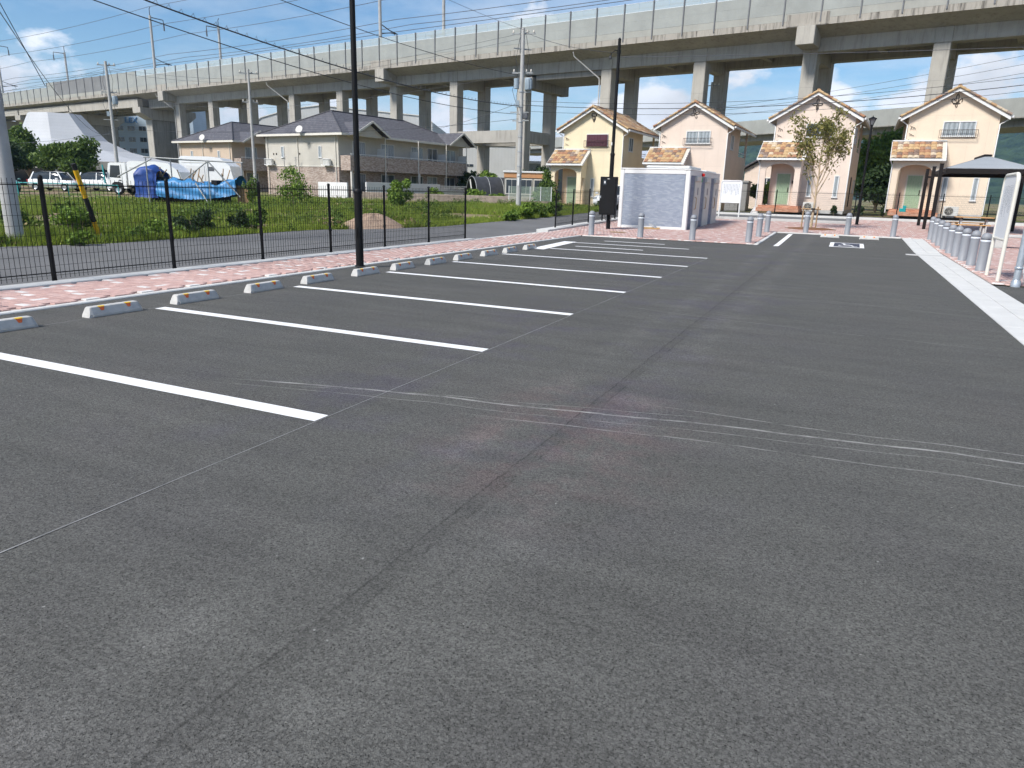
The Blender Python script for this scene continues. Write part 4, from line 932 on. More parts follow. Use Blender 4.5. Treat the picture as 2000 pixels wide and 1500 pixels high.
    for k_ in range(21): mb.tube([(x0 + .1 * k_, -.22, 4.56), (x0 + .1 * k_, -.25, 4.72), (x0 + .1 * k_, -.22, 5.02)], .009, 4)
    mb.build('flower_rail', M['iron'], t)
    # porch: arched front wall, lean-to tiled roof
    pl_, pr_, pd, ph = -2.86, -.36, 1.15, 3.18
    op0, op1 = -2.52, -.72; ac = (op0 + op1) / 2; aw = (op1 - op0) / 2
    arch = [(op0 + aw + aw * math.cos(math.pi - math.pi * k_ / 14), 2.55 + .42 * math.sin(math.pi * k_ / 14)) for k_ in range(15)]
    MB().prism([(pl_, .3), (op0, .3)] + arch + [(op1, .3), (pr_, .3), (pr_, ph), (pl_, ph)], -pd, -pd + .16, 'y').build('porch_wall', wall, t)
    MB().box(pl_, pl_ + .14, -pd + .161, -.003, .3, ph).build('porch_wall', wall, t); MB().box(pr_ - .14, pr_, -pd + .161, -.4, 2.3, ph).box(pr_ - .14, pr_, -.399, -.003, .3, ph).build('porch_wall', wall, t)
    MB().box(pl_ + .145, pr_ - .145, -pd + .165, -.004, 3.0, 3.03).build('porch_ceiling', M['soffit'], t)
    psl = 1.02 / 1.45
    prf = MB().prism([(-1.45, ph + .06), (-.004, ph + 1.08), (-.004, ph + 1.17), (-1.45, ph + .15)], pl_ - .22, pr_ + .22, 'x').build('porch_roof', M['soffit'], t)
    MB().prism([(-1.22, ph - .0), (-.004, ph + .0), (-.004, ph + 1.06), (-1.22, ph + .18)], pl_, pl_ + .12, 'x').build('porch_gable', wall, t); MB().prism([(-1.22, ph - .0), (-.004, ph + .0), (-.004, ph + 1.06), (-1.22, ph + .18)], pr_ - .12, pr_, 'x').build('porch_gable', wall, t)
    na = int((pr_ - pl_ + .44) / .30); tile_slope(prf, (pl_ - .2, -1.48, ph + .15), (1, 0, 0), (0, 1, psl), na, 6, lambda i, j: True, seed * 10 + 5)
    MB().box(pl_ - .24, pr_ + .24, -1.58, -1.46, ph + .0, ph + .12).build('gutter', M['white'], prf); MB().box(pl_ - .22, pr_ + .22, -.10, -.003, ph + 1.2, ph + 1.27).build('flashing', M['white'], prf)
    pipe(t, [(pl_ - .18, -1.48, ph), (pl_ - .1, -1.2, ph - .15), (pl_ - .05, -1.18, ph - .3), (pl_ - .05, -1.18, .1)], M['white'])
    for s_ in (pl_ - .235, pr_ + .205): MB().prism([(-1.47, ph - .02), (-.004, ph + 1.01), (-.004, ph + 1.19), (-1.47, ph + .16)], s_, s_ + .03, 'x').build('barge_board', M['white'], prf)
    d = MB().box(-1.98, -1.0, -.05, -.004, .36, 2.42).build('door', M['cream_trim'], t)
    for k_ in range(6): MB().bbox(-1.90 + .136 * k_, -1.90 + .136 * (k_ + 1) - .006, -.075, -.051, .40, 2.36, .006).build('door_board', side_extra, d)
    MB().bbox(-1.18, -1.13, -.12, -.076, 1.2, 1.5, .01).build('door_handle', M['iron'], d)
    MB().bbox(-.95, -.78, -.09, -.003, 1.75, 1.95, .02).build('porch_light', M['iron'], t)
    stp = MB().box(-2.75, -.1, -1.95, -.02, -.05, .18).box(-2.7, -.2, -1.55, -.021, .1805, .34).build('brick_step', M['brick_step'], t)
    window(t, 'y', .15, .95, 2.3, .30, 0, M['glass_cur'], mull=0); window(t, 'y', 1.75, .95, 2.3, .30, 0, M['glass_cur'], mull=0)
    # right-hand wall
    window(t, 'x', 1.9, 4.35, 5.35, .95, hw, M['glass_dim']); window(t, 'x', 6.2, 1.3, 2.2, 1.1, hw, M['glass']); dd = MB().box(hw + .001, hw + .03, 3.1, 3.8, .35, 2.3).build('side_door', M['dark_in'], t)
    window(t, 'x', 6.3, 4.1, 5.6, 1.4, .7, M['glass_dim'])
    return t
M['door_green'] = plain('sage_green_door', (.30, .42, .29), .6, .07, 6)
house('cream yellow gabled house with a maroon blind, left end of the row', -18.25, 53.5, M['st_yellow'], M['door_green'], 0, M['glass_dim'], 3, True, True, dz=-.25)
house('pinkish gabled house directly behind the toilet block', -10.75, 53.4, M['st_pink'], M['door_green'], 1, M['glass_cur'], 4, True, dz=-.1)
house('beige gabled house behind the young tree', -2.75, 52.0, M['st_beige'], M['door_green'], 2, M['glass'], 5, False, rz=R(-3.6), dz=.2)
house('cream gabled house at the right end, behind the pavilion', 4.95, 52.0, M['st_cream'], M['door_green'], 3, M['glass_cur'], 6, False, rz=R(-1.0), dz=.22)
def ac_unit(x, y, label, rz=0, dz=0.):
    t = thing('air_conditioner', label, 'air conditioner', (x, y, T(y) + dz), rz, 'outdoor air conditioner units')
    c = MB().bbox(-.4, .4, -.15, .15, .08, .65, .02).build('casing', M['ac'], t); MB().lathe([(.0, 0), (.07, .0), (.07, .01), (.2, .012), (.23, .02), (.235, .0)], 20).build('fan_grille', M['dark_in'], c)
    g = c.children[0]; g.location = (-.1, -.152, .37); g.rotation_euler = (math.pi / 2, 0, 0)
    mb = MB()
    for rr in (.06, .1, .14, .18, .22): mb.tube([(-.1 + rr * math.cos(k_ * .52), -.175, .37 + rr * math.sin(k_ * .52)) for k_ in range(13)], .005, 4)
    for k_ in range(6): mb.tube([(-.1, -.177, .37), (-.1 + .23 * math.cos(k_ * 1.047), -.177, .37 + .23 * math.sin(k_ * 1.047))], .005, 4)
    mb.build('grille_bars', M['cream_trim'], c)
    for s_ in (-.3, .3): MB().box(s_ - .06, s_ + .06, -.18, .18, -.02, .079).build('foot', M['dark_in'], t)
ac_unit(-2.4, 51.3, 'outdoor air conditioner unit at the beige house, behind the young tree', dz=.15); ac_unit(5.6, 51.4, 'outdoor air conditioner unit at the cream house behind the pavilion', dz=.15); ac_unit(-16.6, 52.8, 'outdoor air conditioner unit at the yellow house behind the short fence')
t = thing('garden_shed', 'grey metal garden shed between the pinkish and the beige house', 'shed', (-7.0, 51.6, T(51.6)), R(-3)); MB().box(-.85, .55, 0, 1.2, .05, 1.95).build('wall', M['shed'], t); MB().prism([(-.1, 1.951), (1.3, 1.951), (1.3, 2.02), (-.1, 2.08)], -.92, .62, 'x').build('roof', M['shed'], t)
for k_ in range(4): MB().bbox(-.82 + .34 * k_, -.49 + .34 * k_, -.02, -.001, .1, 1.9, .006).build('door_panel', M['shed'], t)
t = thing('blue_white_bag', 'small blue and white bag on the ground by the shed', 'bag', (-5.75, 51.0, T(51)), R(15)); MB().add([(-.25, -.18, 0), (.25, -.18, 0), (.25, .18, 0), (-.25, .18, 0), (-.02, 0, .48), (.05, 0, .46)], [(0, 1, 5, 4), (2, 3, 4, 5), (3, 0, 4)]).build('white_side', M['white'], t); MB().add([(.252, -.19, 0), (.252, .19, 0), (.052, 0, .46), (.30, 0, 0)], [(0, 3, 2), (3, 1, 2), (0, 1, 3)]).build('blue_side', M['blue_bag'], t)
t = thing('plastic_chair', 'small teal plastic box on the brick step of the cream house', 'box', (2.95, 50.55, T(50) + .38), R(5)); MB().bbox(-.18, .18, -.12, .12, 0, .25, .03).build('box_body', M['plastic_teal'], t); t.name = 'plastic_box'; MB().bbox(.02, .2, .0, .13, .251, .42, .02).build('lid', M['plastic_teal'], t)
for i_, (x, y, w_, s_) in enumerate(((-.9, 51.5, .55, 41), (2.0, 51.2, .5, 42), (.6, 51.9, .8, 43))):
    bush('shrub', ('small spiky shrub by the right corner of the beige house', 'low shrub at the left corner of the cream house', 'dark weedy shrub between the beige and cream houses')[i_], 'shrub', (x, y, T(y)), w_, w_ * .8, .75, 260, .08, M['leaf_dark'], s_, group='small shrubs by the houses')

# ------------------------------------------------------------------ railway viaduct (local x along the line, y across, away from the camera)
VA = math.atan(-.1875); vn = Vector((-math.sin(VA), math.cos(VA), 0)); VO = vn * (68.45 * math.cos(VA))
def via_frame(name, label, cat, **kw): return thing(name, label, cat, tuple(VO), VA, **kw)
t = via_frame('railway_viaduct', 'long grey concrete railway viaduct on paired columns, crossing the whole background', 'viaduct')
S0, S1 = -215., 48.; DW = 11.2
joints = [-221, -176.5, -119, -68.5, -18, 32, 60]
for a_, b_ in zip(joints, joints[1:]):
    a2 = max(a_, S0) + .03; b2 = min(b_, S1) - .03
    MB().prism([(0, 15.5), (0, 15.95), (DW, 15.95), (DW, 15.5), (DW - 2, 14.85), (2, 14.85)], a2, b2, 'x').build('deck', M['via'], t)
    MB().box(a2, b2, -.06, -.001, 15.46, 15.86).build('deck_edge', M['via_edge'], t)
    MB().box(a2, b2, -.055, .2, 15.861, 15.98).build('deck_edge', M['via_edge'], t)
cols = [-118.3, -108.8, -98.7, -88.7, -78.6, -68.5, -58.5, -48.6, -38.0, -28.0, -18, -8, 2, 12, 22, 32, 42]
for k_, s_ in enumerate(cols):
    for off in (2.0, 7.4):
        c = MB(); w2 = .60
        c.bbox(s_ - w2, s_ + w2, off, off + 1.2, -.5, 13.7, .05); c.build('column', M['via'], t)
        [MB().box(s_ - w2 - .006, s_ + w2 + .006, off - .006, off + 1.206, zj, zj + .02).build('joint_line', M['via_shaded'], t) for zj in (10.9, 5.4)]
        MB().bbox(s_ - w2 - .04, s_ + w2 + .04, off - .03, off + 1.23, 13.701, 14.86, .04).build('column_head', M['via'], t)
    MB().box(s_ - .5, s_ + .5, 3.235, 7.365, 13.2, 14.849).build('cross_beam', M['via'], t)
    MB().prism([(s_ - .48, 13.0), (s_ + .48, 13.0), (s_ + .48, 13.2), (s_ - .48, 13.2)], 3.24, 4.2, 'y').build('haunch', M['via'], t)
for a_, b_ in zip(cols, cols[1:]):
    for off in (2.05, 7.45): MB().box(a_ + .645, b_ - .645, off, off + 1.1, 13.75, 14.849).build('main_beam', M['via'], t)
    mid = (a_ + b_) / 2; MB().box(mid - .25, mid + .25, 3.16, 7.44, 14.1, 14.848).build('floor_beam', M['via'], t)
for s_ in (-68.5, -18, -119):
    MB().bbox(s_ - .75, s_ + .75, -.35, 1.98, 14.0, 15.455, .04).build('corbel', M['via'], t); MB().bbox(s_ - 1.7, s_ + 1.7, -.10, -.061, 15.5, 16.45, .015).build('edge_block', M['via_edge'], t)
# lower tie beams of the tall frame and its projecting cap
for off in (2.1, 7.5): MB().box(-57.895, -49.205, off, off + 1.0, 6.75, 8.1).build('tie_beam', M['via'], t)
for s_ in (-58.5, -48.6): MB().box(s_ - .45, s_ + .45, 3.21, 7.39, 6.75, 8.05).build('tie_beam', M['via'], t)
MB().bbox(-47.98, -46.9, 1.6, 9.4, 12.3, 13.5, .05).build('pier_cap', M['via_shaded'], t); MB().box(-46.899, -38.7, 2.3, 8.3, 13.2, 13.74).build('girder', M['via_shaded'], t)
for s_ in (-88.7, -38.0, -118.3):
    MB().tube([(s_ - 2.9, .1, 15.3), (s_ - 2.9, .25, 14.9), (s_ - .75, 1.9, 12.9), (s_ - .7, 1.93, 12.5), (s_ - .7, 1.93, 4)], .065, 8).build('drain_pipe', M['conc_mid'], t)
# girder spans and wall piers to the left
for (a_, b_, zb_) in ((-153.6, -128.2, 13.5), (-176.2, -154.0, 13.75), (-200, -176.8, 13.75)):
    for off in (.7, 3.4, 6.2, 8.9): MB().box(a_, b_, off, off + .8, zb_, 14.849).build('girder', M['via'] if off < 1 else M['via_shaded'], t)  # front girder in the plain concrete, inner ones in its painted-shade copy
    MB().box(b_ - .4, b_ - .01, 1.52, 8.88, zb_ + .2, 14.848).build('diaphragm', M['via_shaded'], t)
for s_, zc in ((-128.3, 13.45), (-154.3, 13.45), (-176.4, 13.7), (-198, 13.7)):
    MB().bbox(s_ - 1.0, s_ + 1.0, 2.4, 9.4, -.5, zc - 1.9, .05).build('pier_wall', M['via_shaded'], t)
    MB().prism([(.4, zc - .9), (.4, zc), (10.6, zc), (10.6, zc - .9), (9.4, zc - 1.89), (2.4, zc - 1.89)], s_ - 1.25, s_ + 1.25, 'x').build('pier_cap', M['via'], t)
    MB().box(s_ - .95, s_ + .95, 2.37, 2.399, -.5, zc - 1.95).build('lit_pier_face', M['via'], t)  # thin paler sheet: the sunlit pier front painted against the darker sides
MB().box(-127.2, -119.0, 2.1, 8.6, 13.3, 14.848).build('girder', M['via_shaded'], t)
# noise barrier: posts, panels, glass
pst = [-214.6 + 3.04 * i for i in range(87)]
for i, s_ in enumerate(pst[:-1]):
    hi_ = s_ > -160.5; glass_ = s_ > -128; dark_ = -141.5 < s_ < -137; top = 19.0 if hi_ else 18.2
    MB().box(s_ - .05, s_ + .05, -.13, .03, 15.7, top + .05).build('barrier_post', M['metal_post'], t)
    a_, b_ = s_ + .055, s_ + 2.985
    m_ = M['barrier_dark'] if (-158 < s_ < -138) else M['barrier']
    MB().box(a_, b_, -.045, .02, 15.99, 16.55).build('barrier_panel', M['barrier_low'], t); MB().box(a_, b_, -.05, .02, 16.56, 17.40).build('barrier_panel', m_, t); MB().box(a_, b_, -.045, .02, 17.405, 18.19).build('barrier_panel', m_, t)
    if glass_:
        for q in range(2): MB().box(a_ + q * 1.475, a_ + q * 1.475 + 1.455, -.02, -.005, 18.22, 18.98).build('glass_pane', M['bglass'], t)
        MB().box(a_, b_, -.035, .012, 18.192, 18.218).box(a_, b_, -.035, .012, 18.982, 19.01).build('glass_rail', M['silver_band'], t)
    elif hi_: MB().box(a_, b_, -.045, .02, 18.195, 18.99).build('barrier_panel', m_, t)
# parapet on the far side
MB().box(S0, S1, DW - .25, DW - .05, 15.955, 18.0).build('far_parapet', M['barrier'], t)
# catenary masts
def mast(s_, off, top, arm, label, short):
    p = VO + Vector((math.cos(VA), math.sin(VA), 0)) * s_ + vn * off
    t = thing('catenary_mast', label, 'mast', (p.x, p.y, 15.94), VA, 'overhead line masts on the viaduct'); h = top - 15.94
    MB().cyl(0, 0, 0, h, .22, .19, n=12).build('pole', M['pole_conc'], t)
    sg = 1 if off < 5 else -1
    MB().tube([(0, 0, h - .25), (0, sg * 2.2, h - .3), (0, sg * 2.25, h - 1.6)], .07, 6).build('top_arm', M['iron'], t); MB().tube([(0, sg * 2.25, h - .9), (0, sg * 2.25, h - 1.9)], .11, 7).build('insulator', M['cable_grey'], t)
    MB().tube([(0, 0, h), (0, 0, h + 1.0), (.15, .1, h + 1.25)], .06, 6).build('ground_wire_rod', M['iron'], t)
    MB().tube([(0, 0, 5.0), (0, sg * 1.6, 4.5), (0, sg * 3.0, 4.3)], .06, 6).tube([(0, 0, 3.9), (0, sg * 1.8, 4.25), (0, sg * 3.0, 4.3)], .06, 6).tube([(0, sg * 2.4, 4.35), (0, sg * 2.7, 3.7), (0, sg * 1.9, 3.5)], .04, 5).build('cantilever', M['iron'], t)
for s_, off, top, l in ((-184, 1.2, 28.2, 'leftmost overhead line mast on the viaduct, near side'), (-172.5, 9.6, 27.0, 'overhead line mast at far left on the far side of the viaduct'), (-122.5, 1.2, 27.3, 'overhead line mast near the left utility pole, near side of the viaduct'), (-116.5, 9.6, 26.6, 'overhead line mast on the far side, second pair from the left'), (-69.7, 1.2, 28.0, 'near-side overhead line mast right of the tall lamp post'), (-66.6, 9.6, 27.6, 'far-side overhead line mast right of the tall lamp post')): mast(s_, off, top, 1, l, 0)
def wire(name, label, pts, r, sag=0., mat='cable', group=None, n=18):
    P = [Vector(p) for p in pts]; q = []
    for a_, b_ in zip(P, P[1:]):
        L = (b_ - a_).length
        for i in range(n):
            f = i / n; q.append(a_.lerp(b_, f) - Vector((0, 0, 4 * sag * L / 30 * f * (1 - f))))
    q.append(P[-1]); o = MB().tube(q, r, 4, cap=False).build(name, M[mat]); tag(o, label, 'wire', group); return o
def vp(s_, off, z): p = VO + Vector((math.cos(VA), math.sin(VA), 0)) * s_ + vn * off; return (p.x, p.y, z)
for off, z, l in ((3.5, 26.5, 'feeder wire on the near side of the railway line, uppermost'), (3.9, 21.9, 'catenary wire over the near track'), (4.0, 20.5, 'contact wire over the near track, lowest one'), (7.3, 25.6, 'feeder wire over the far track, upper one'), (6.9, 21.9, 'catenary wire over the far track'), (6.8, 20.3, 'contact wire over the far track'), (1.2, 28.6, 'thin ground wire along the tops of the near masts')):
    wire('railway_wire', l, [vp(s_, off, z) for s_ in (-240, -184, -122.5, -69.7, -14, 45)], .035, .22 if z > 21 else .05, 'cable_grey', 'railway overhead wires', 12)

# ------------------------------------------------------------------ expressway behind the houses
A = Vector((-75, 158, 0)); B = Vector((40, 77, 0)); d = (B - A).normalized(); ang = math.atan2(d.y, d.x)
t = thing('expressway', 'pale concrete elevated expressway passing behind the houses', 'elevated road', tuple(A), ang); L = (B - A).length
for k_ in range(7):
    a_ = L * k_ / 7; b_ = L * (k_ + 1) / 7 - .05
    MB().box(a_, b_, 0, .3, 10.35, 12.35).build('parapet_wall', M['hroad'], t); MB().box(a_, b_, .301, 9, 10.2, 10.6).build('deck', M['hroad'], t); MB().box(a_, b_, .9, 8.2, 9.5, 10.199).build('girder', M['via'], t)
    MB().box(a_, b_, -.02, -.001, 10.30, 10.42).build('edge_line', M['via_shaded'], t)
for k_ in range(1, 7): MB().bbox(L * k_ / 7 - 1, L * k_ / 7 + 1, 3, 6, -.5, 9.499, .05).build('pier', M['via'], t)

# ------------------------------------------------------------------ two-storey apartment blocks (local: corner at origin, end wall faces -y, balconies face +x)
def apartment(label, X, Y, wall, seed, full=True, rz=R(-8)):
    z0 = T(Y) + .0; t = thing('apartment_building', label, 'apartment building', (X, Y, z0), rz, 'two-storey apartment blocks'); W_, D_ = 9.7, 17.6; ev = 5.35; md = 2.62
    MB().box(-W_, -.02, .02, D_, -.1, md).build('lower_wall', M['apt_tile'], t); MB().box(-W_ - .02, 0, 0, D_ + .02, md + .001, ev).build('upper_wall', wall, t)
    MB().box(-W_ - .05, .02, -.03, D_ + .04, md - .04, md + .04).build('belt_course', M['cream_trim'], t)
    # hipped slate roof with overhang
    o_ = .55; a0, a1, b0, b1 = -W_ - o_, o_ + .5, -o_, D_ + o_; zr = ev + .05; rh = 2.35; cx = (a0 + a1) / 2; i0, i1 = b0 + 4.2, b1 - 4.2
    rf = MB(); V = [(a0, b0, zr), (a1, b0, zr), (a1, b1, zr), (a0, b1, zr), (cx, i0, zr + rh), (cx, i1, zr + rh)]
    rf.add(V, [(0, 1, 4), (1, 2, 5, 4), (2, 3, 5), (3, 0, 4, 5), (3, 2, 1, 0)]); rf = rf.build('roof', M['slate'], t)
    MB().box(a0 - .02, a1 + .02, b0 - .02, b0 + .02, zr - .17, zr + .02).box(a0 - .02, a1 + .02, b1 - .02, b1 + .02, zr - .17, zr + .02).box(a1 - .02, a1 + .021, b0 + .021, b1 - .021, zr - .17, zr + .02).box(a0 - .021, a0 + .02, b0 + .021, b1 - .021, zr - .17, zr + .02).build('eave_board', M['cream_trim'], rf)
    MB().box(a0 + .03, a1 - .03, b0 + .03, b1 - .03, zr - .06, zr - .03).build('soffit', M['soffit'], rf)
    for p, q in (((a0, b0, zr), (cx, i0, zr + rh)), ((a1, b0, zr), (cx, i0, zr + rh)), ((a1, b1, zr), (cx, i1, zr + rh)), ((cx, i0, zr + rh), (cx, i1, zr + rh))): MB().tube([(p[0], p[1], p[2] + .03), (q[0], q[1], q[2] + .03)], .07, 6).build('hip_ridge', M['roof_slate_cap'], rf)
    # two gablets over the balcony front
    for y0, y1 in ((.6, 4.6), (D_ - 3.4, D_ + .4)):
        ym = (y0 + y1) / 2; gh = 1.15; x1_ = 1.75; zb_ = zr - .12
        g = MB(); g.add([(x1_, y0 - .4, zb_), (x1_, y1 + .4, zb_), (x1_, ym, zb_ + gh + .18), (-2.6, ym, zb_ + gh + .18), (a1 - .9, y0 - .4, zb_), (a1 - .9, y1 + .4, zb_)], [(0, 2, 3, 4), (1, 5, 3, 2)]); gq = g.build('gablet_roof', M['slate'], t)
        MB().prism([(y0, zb_ - .03), (y1, zb_ - .03), (ym, zb_ + gh)], 1.15, 1.22, 'x').build('gablet_wall', wall, t)
        for yy in (y0 - .42, y1 + .42): MB().bar((x1_ + .02, yy, zb_ - .06), (x1_ + .02, ym, zb_ + gh + .10), .05, .17).build('barge_board', M['cream_trim'], gq)
    # balconies along +x: slab, brick parapet in panels, white rail, posts
    MB().box(.001, 1.25, .3, D_ - .1, md - .18, md - .05).build('balcony_slab', M['cream_trim'], t)
    y = .3; k_ = 0
    for y1 in (4.9, 9.6, 14.0, D_ - .1):
        MB().box(1.13, 1.26, y + .03, y1 - .03, md - .32, md + .95).build('balcony_parapet', M['apt_tile'], t); MB().tube([(1.2, y, md + 1.08), (1.2, y1, md + 1.08)], .035, 6).build('balcony_rail', M['white'], t)
        for q in range(5): MB().box(1.18, 1.22, y + .1 + (y1 - y - .2) * q / 4 - .02, y + .1 + (y1 - y - .2) * q / 4 + .02, md + .951, md + 1.05).build('rail_post', M['white'], t)
        MB().box(.02, 1.12, y1 - .04, y1 + .0, md, md + 1.75).build('partition', M['white'], t)
        MB().cyl(1.33, y1 - .3, .0, ev, .04, n=8).build('downpipe', M['cream_trim'], t); y = y1
    MB().box(.02, 1.26, .18, .3, md - .32, md + .95).build('balcony_parapet', M['apt_tile'], t)
    for yy in (.36, 9.6, D_ - .25): MB().box(1.1, 1.24, yy - .07, yy + .07, -.1, md - .321).build('balcony_post', M['cream_trim'], t)
    for yy, w_ in ((2.5, 1.6), (6.3, 1.8), (10.6, 1.8), (13.0, 1.6), (16.0, 1.7)):
        window(t, 'x', yy, md + .35, md + 2.25, w_, .0, M['glass_cur'] if int(yy) % 2 == 0 else M['glass_dim']); window(t, 'x', yy, .3, 2.1, w_, -.02, M['glass_dim'] if int(yy) % 2 == 0 else M['glass_cur'])
    # end wall: slim windows, drain pipes, small balcony racks with condensers
    for xx in (-7.3, -2.3):
        window(t, 'y', xx, md + .75, md + 1.75, .42, .0, M['glass_cur'], mull=0)
    for xx in (-8.9, -1.2):
        rk = MB().box(xx - .55, xx + .55, -.5, -.005, md + .05, md + .12).build('rack', M['white'], t)
        mb = MB()
        for q in range(9): mb.box(xx - .54 + .133 * q, xx - .52 + .133 * q, -.5, -.48, md + .121, md + .6)
        mb.box(xx - .55, xx + .55, -.505, -.475, md + .601, md + .64); mb.build('rack_bars', M['white'], rk)
        MB().bbox(xx - .38, xx + .38, -.42, -.12, md + .13, md + .62, .02).build('condenser', M['ac'], rk)
    for xx in (-5.2, -.3, -9.4): pipe(t, [(xx, -.06, ev), (xx, -.06, .0)], M['cream_trim'], .04)
    for xx in (-8.6, -8.2, -5.0): MB().bbox(xx - .06, xx + .06, -.05, -.004, md + 1.0, md + 1.15, .01).build('vent_hood', M['iron'], t)
    dsh = MB().lathe([(.0, 0), (.2, .03), (.36, .10), (.37, .11), (.2, .045), (.001, .012)], 16).build('satellite_dish', M['ac'], t); dsh.location = (-4.0, -.75, ev + .35); dsh.rotation_euler = (R(65), 0, R(15))
    MB().tube([(-4.0, -.7, ev + .3), (-4.0, -.55, ev - .6), (-3.6, -.3, ev - .75), (-3.6, -.02, ev - .75)], .025, 6).build('dish_mast', M['pipe_grey'], t)
    for xx in (-6.6, -5.0):
        MB().tube([(xx, -.5, .0), (xx, -.5, 3.4)], .03, 6).tube([(xx - .25, -.5, 3.3), (xx + .25, -.5, 3.4)], .015, 5).tube([(xx - .2, -.5, 3.1), (xx + .2, -.5, 3.15)], .015, 5).build('aerial_pole', M['pipe_grey'], t)
    return t
apartment('grey-beige two-storey apartment block with slate roof, the nearer one', -41.6, 52.9, M['apt_beige'], 1)
apartment('tan two-storey apartment block with slate roof, farther left', -62.9, 61.4, M['apt_tan'], 2, False)
t = thing('garden_wall', 'white block wall and railing in front of the nearer apartment block', 'wall', (-39.2, 53.2, T(53)), R(-8))
for k_ in range(6): MB().bbox(.0, .14, .2 + 2.6 * k_, .2 + 2.6 * k_ + 2.59, -.1, 1.35 if k_ < 4 else .8, .01).build('wall_panel', M['white'], t)
for k_ in range(3): MB().bbox(-3.6 + 1.2 * k_, -3.6 + 1.2 * k_ + 1.18, -2.0, -1.86, -.1, 1.25, .01).build('wall_panel', M['white'], t)
mb = MB(); mb.tube([(.07, 10.7, 1.2), (.07, 15.8, 1.2)], .03, 6)
for k_ in range(26): mb.box(.05, .09, 10.7 + .2 * k_, 10.73 + .2 * k_, .81, 1.19)
mb.build('railing', M['white'], t)

# ------------------------------------------------------------------ distant buildings
def pbox(name, label, cat, X, Y, rz, w_, d_, h, wall, wins=(), roofc=None, z0=0):
    t = thing(name, label, cat, (X, Y, z0), rz); MB().box(0, w_, 0, d_, -.5, h).build('wall', wall, t); MB().bbox(-.15, w_ + .15, -.15, d_ + .15, h + .001, h + .35, .03).build('roof_edge', roofc or M['white'], t)
    for (x0, x1, a0, a1) in wins:
        f = MB().box(x0, x1, -.05, -.003, a0, a1).build('window_frame', M['ac'], t); xm = (x0 + x1) / 2
        for p, q in ((x0 + .03, xm - .03), (xm + .03, x1 - .03)): MB().box(p, q, -.07, -.051, a0 + .03, a1 - .03).build('pane', M['glass'], f)
    return t
dl = Vector((-141, 111, 0)); az = R(24.5)
wn = [(x, x + 1.5, z, z + .95) for z in (5.4, 7.65, 9.9) for x in (3.2, 5.6, 8.0, 10.4, 12.8, 15.2)]
t = pbox('office_building', 'pale blue office block with blue lettering under the viaduct', 'office building', -148.6, 106.2, az, 22, 14, 16.5, M['sid_lex'], [(x, x2, z + 1.0, z2 + 1.0) for x, x2, z, z2 in wn], z0=T(100))
cu = bpy.data.curves.new('lettering', 'FONT'); cu.body = 'LEX'; cu.size = 1.6; cu.extrude = .04; cu.align_x = 'LEFT'
ob = bpy.data.objects.new('tmp_text', cu); COL.objects.link(ob); bpy.context.view_layer.update()
me = bpy.data.meshes.new_from_object(ob.evaluated_get(bpy.context.evaluated_depsgraph_get())); bpy.data.objects.remove(ob)
me.materials.clear(); me.materials.append(M['letter_blue']); link('lettering', me, t, (7.6, -.08, 12.5), (math.pi / 2, 0, 0))
t = thing('factory_hall', 'long white factory hall with sloped roofline behind the apartment block', 'factory', (-125.5, 129.0, .4), R(24.3)); q = [(0, -1), (0, 13.6), (2.2, 15.3), (9, 17.3), (15.5, 18.2), (39, 16.6), (41, 15.3), (41, -1)]
MB().prism(q, 0, 30, 'y').build('wall', M['sid_fac'], t); mb = MB()
for a_, b_ in zip(q[1:6], q[2:7]): mb.bar((a_[0], -.05, a_[1]), (b_[0], -.05, b_[1]), .3, .18)
mb.build('roof_edge', M['ac'], t)
for x_ in (4.2, 31.8, 39.2):
    f = MB().box(x_, x_ + 2.0, -.06, -.003, 11.6, 13.4).build('window_frame', M['ac'], t)
    for p in (0, 1):
        for z_ in (0, 1): MB().box(x_ + .1 + p * .95, x_ + .95 + p * .95, -.08, -.061, 11.7 + z_ * .85, 12.45 + z_ * .85).build('pane', M['glass'], f)
pbox('warehouse', 'white windowless warehouse behind the viaduct columns', 'warehouse', -75.0, 116.5, R(24), 22, 20, 8.6, M['sid_fac'], [(10, 11.6, 4.9, 5.4), (12.5, 14, 4.9, 5.4)], z0=T(100))
pbox('factory_hall', 'low pale hall at left behind the far apartment block', 'factory', -100, 97, R(24), 12, 12, 10, M['sid_fac'], [(2, 4, 6, 7.2)], z0=.4)
pbox('wayside_building', 'pale pink roadside building seen between the viaduct columns', 'building', -40.6, 92, R(20), 12, 8, 4.6, M['barrier'], [(1, 3, 1.2, 2.6), (5, 7, 1.2, 2.6)], z0=.4)
# white shell building: faceted cone roof over a low concrete ring
t = thing('shell_roof_hall', 'white faceted shell-roofed hall in front of the left viaduct piers', 'hall', (-103.5, 72.2, .4), R(24.5))
nseg = 8; prof2 = [(15.5, 3.3), (12.0, 3.9), (8.6, 4.9), (6.2, 6.3), (4.9, 8.0), (3.6, 9.9)]
V = []; F = []
for r_, z_ in prof2:
    for i in range(nseg):
        a_ = 2 * math.pi * (i + .28) / nseg; V.append((r_ * math.cos(a_) - 3.4 * (1 - (r_ - 3.2) / 12.3), r_ * .8 * math.sin(a_), z_))
for j in range(len(prof2) - 1):
    for i in range(nseg): F.append((j * nseg + i, j * nseg + (i + 1) % nseg, (j + 1) * nseg + (i + 1) % nseg, (j + 1) * nseg + i))
F.append(tuple(range((len(prof2) - 1) * nseg, len(prof2) * nseg)))
MB().add(V, F).build('shell_roof', M['sid_white'], t)
mb = MB().lathe([(15.6, 2.2), (15.7, 2.2), (15.7, 3.25), (15.4, 3.29)], 28, smooth=False); mb.v = [(a_, b_ * .8, c_) for a_, b_, c_ in mb.v]; mb.build('ring_beam', M['via'], t)
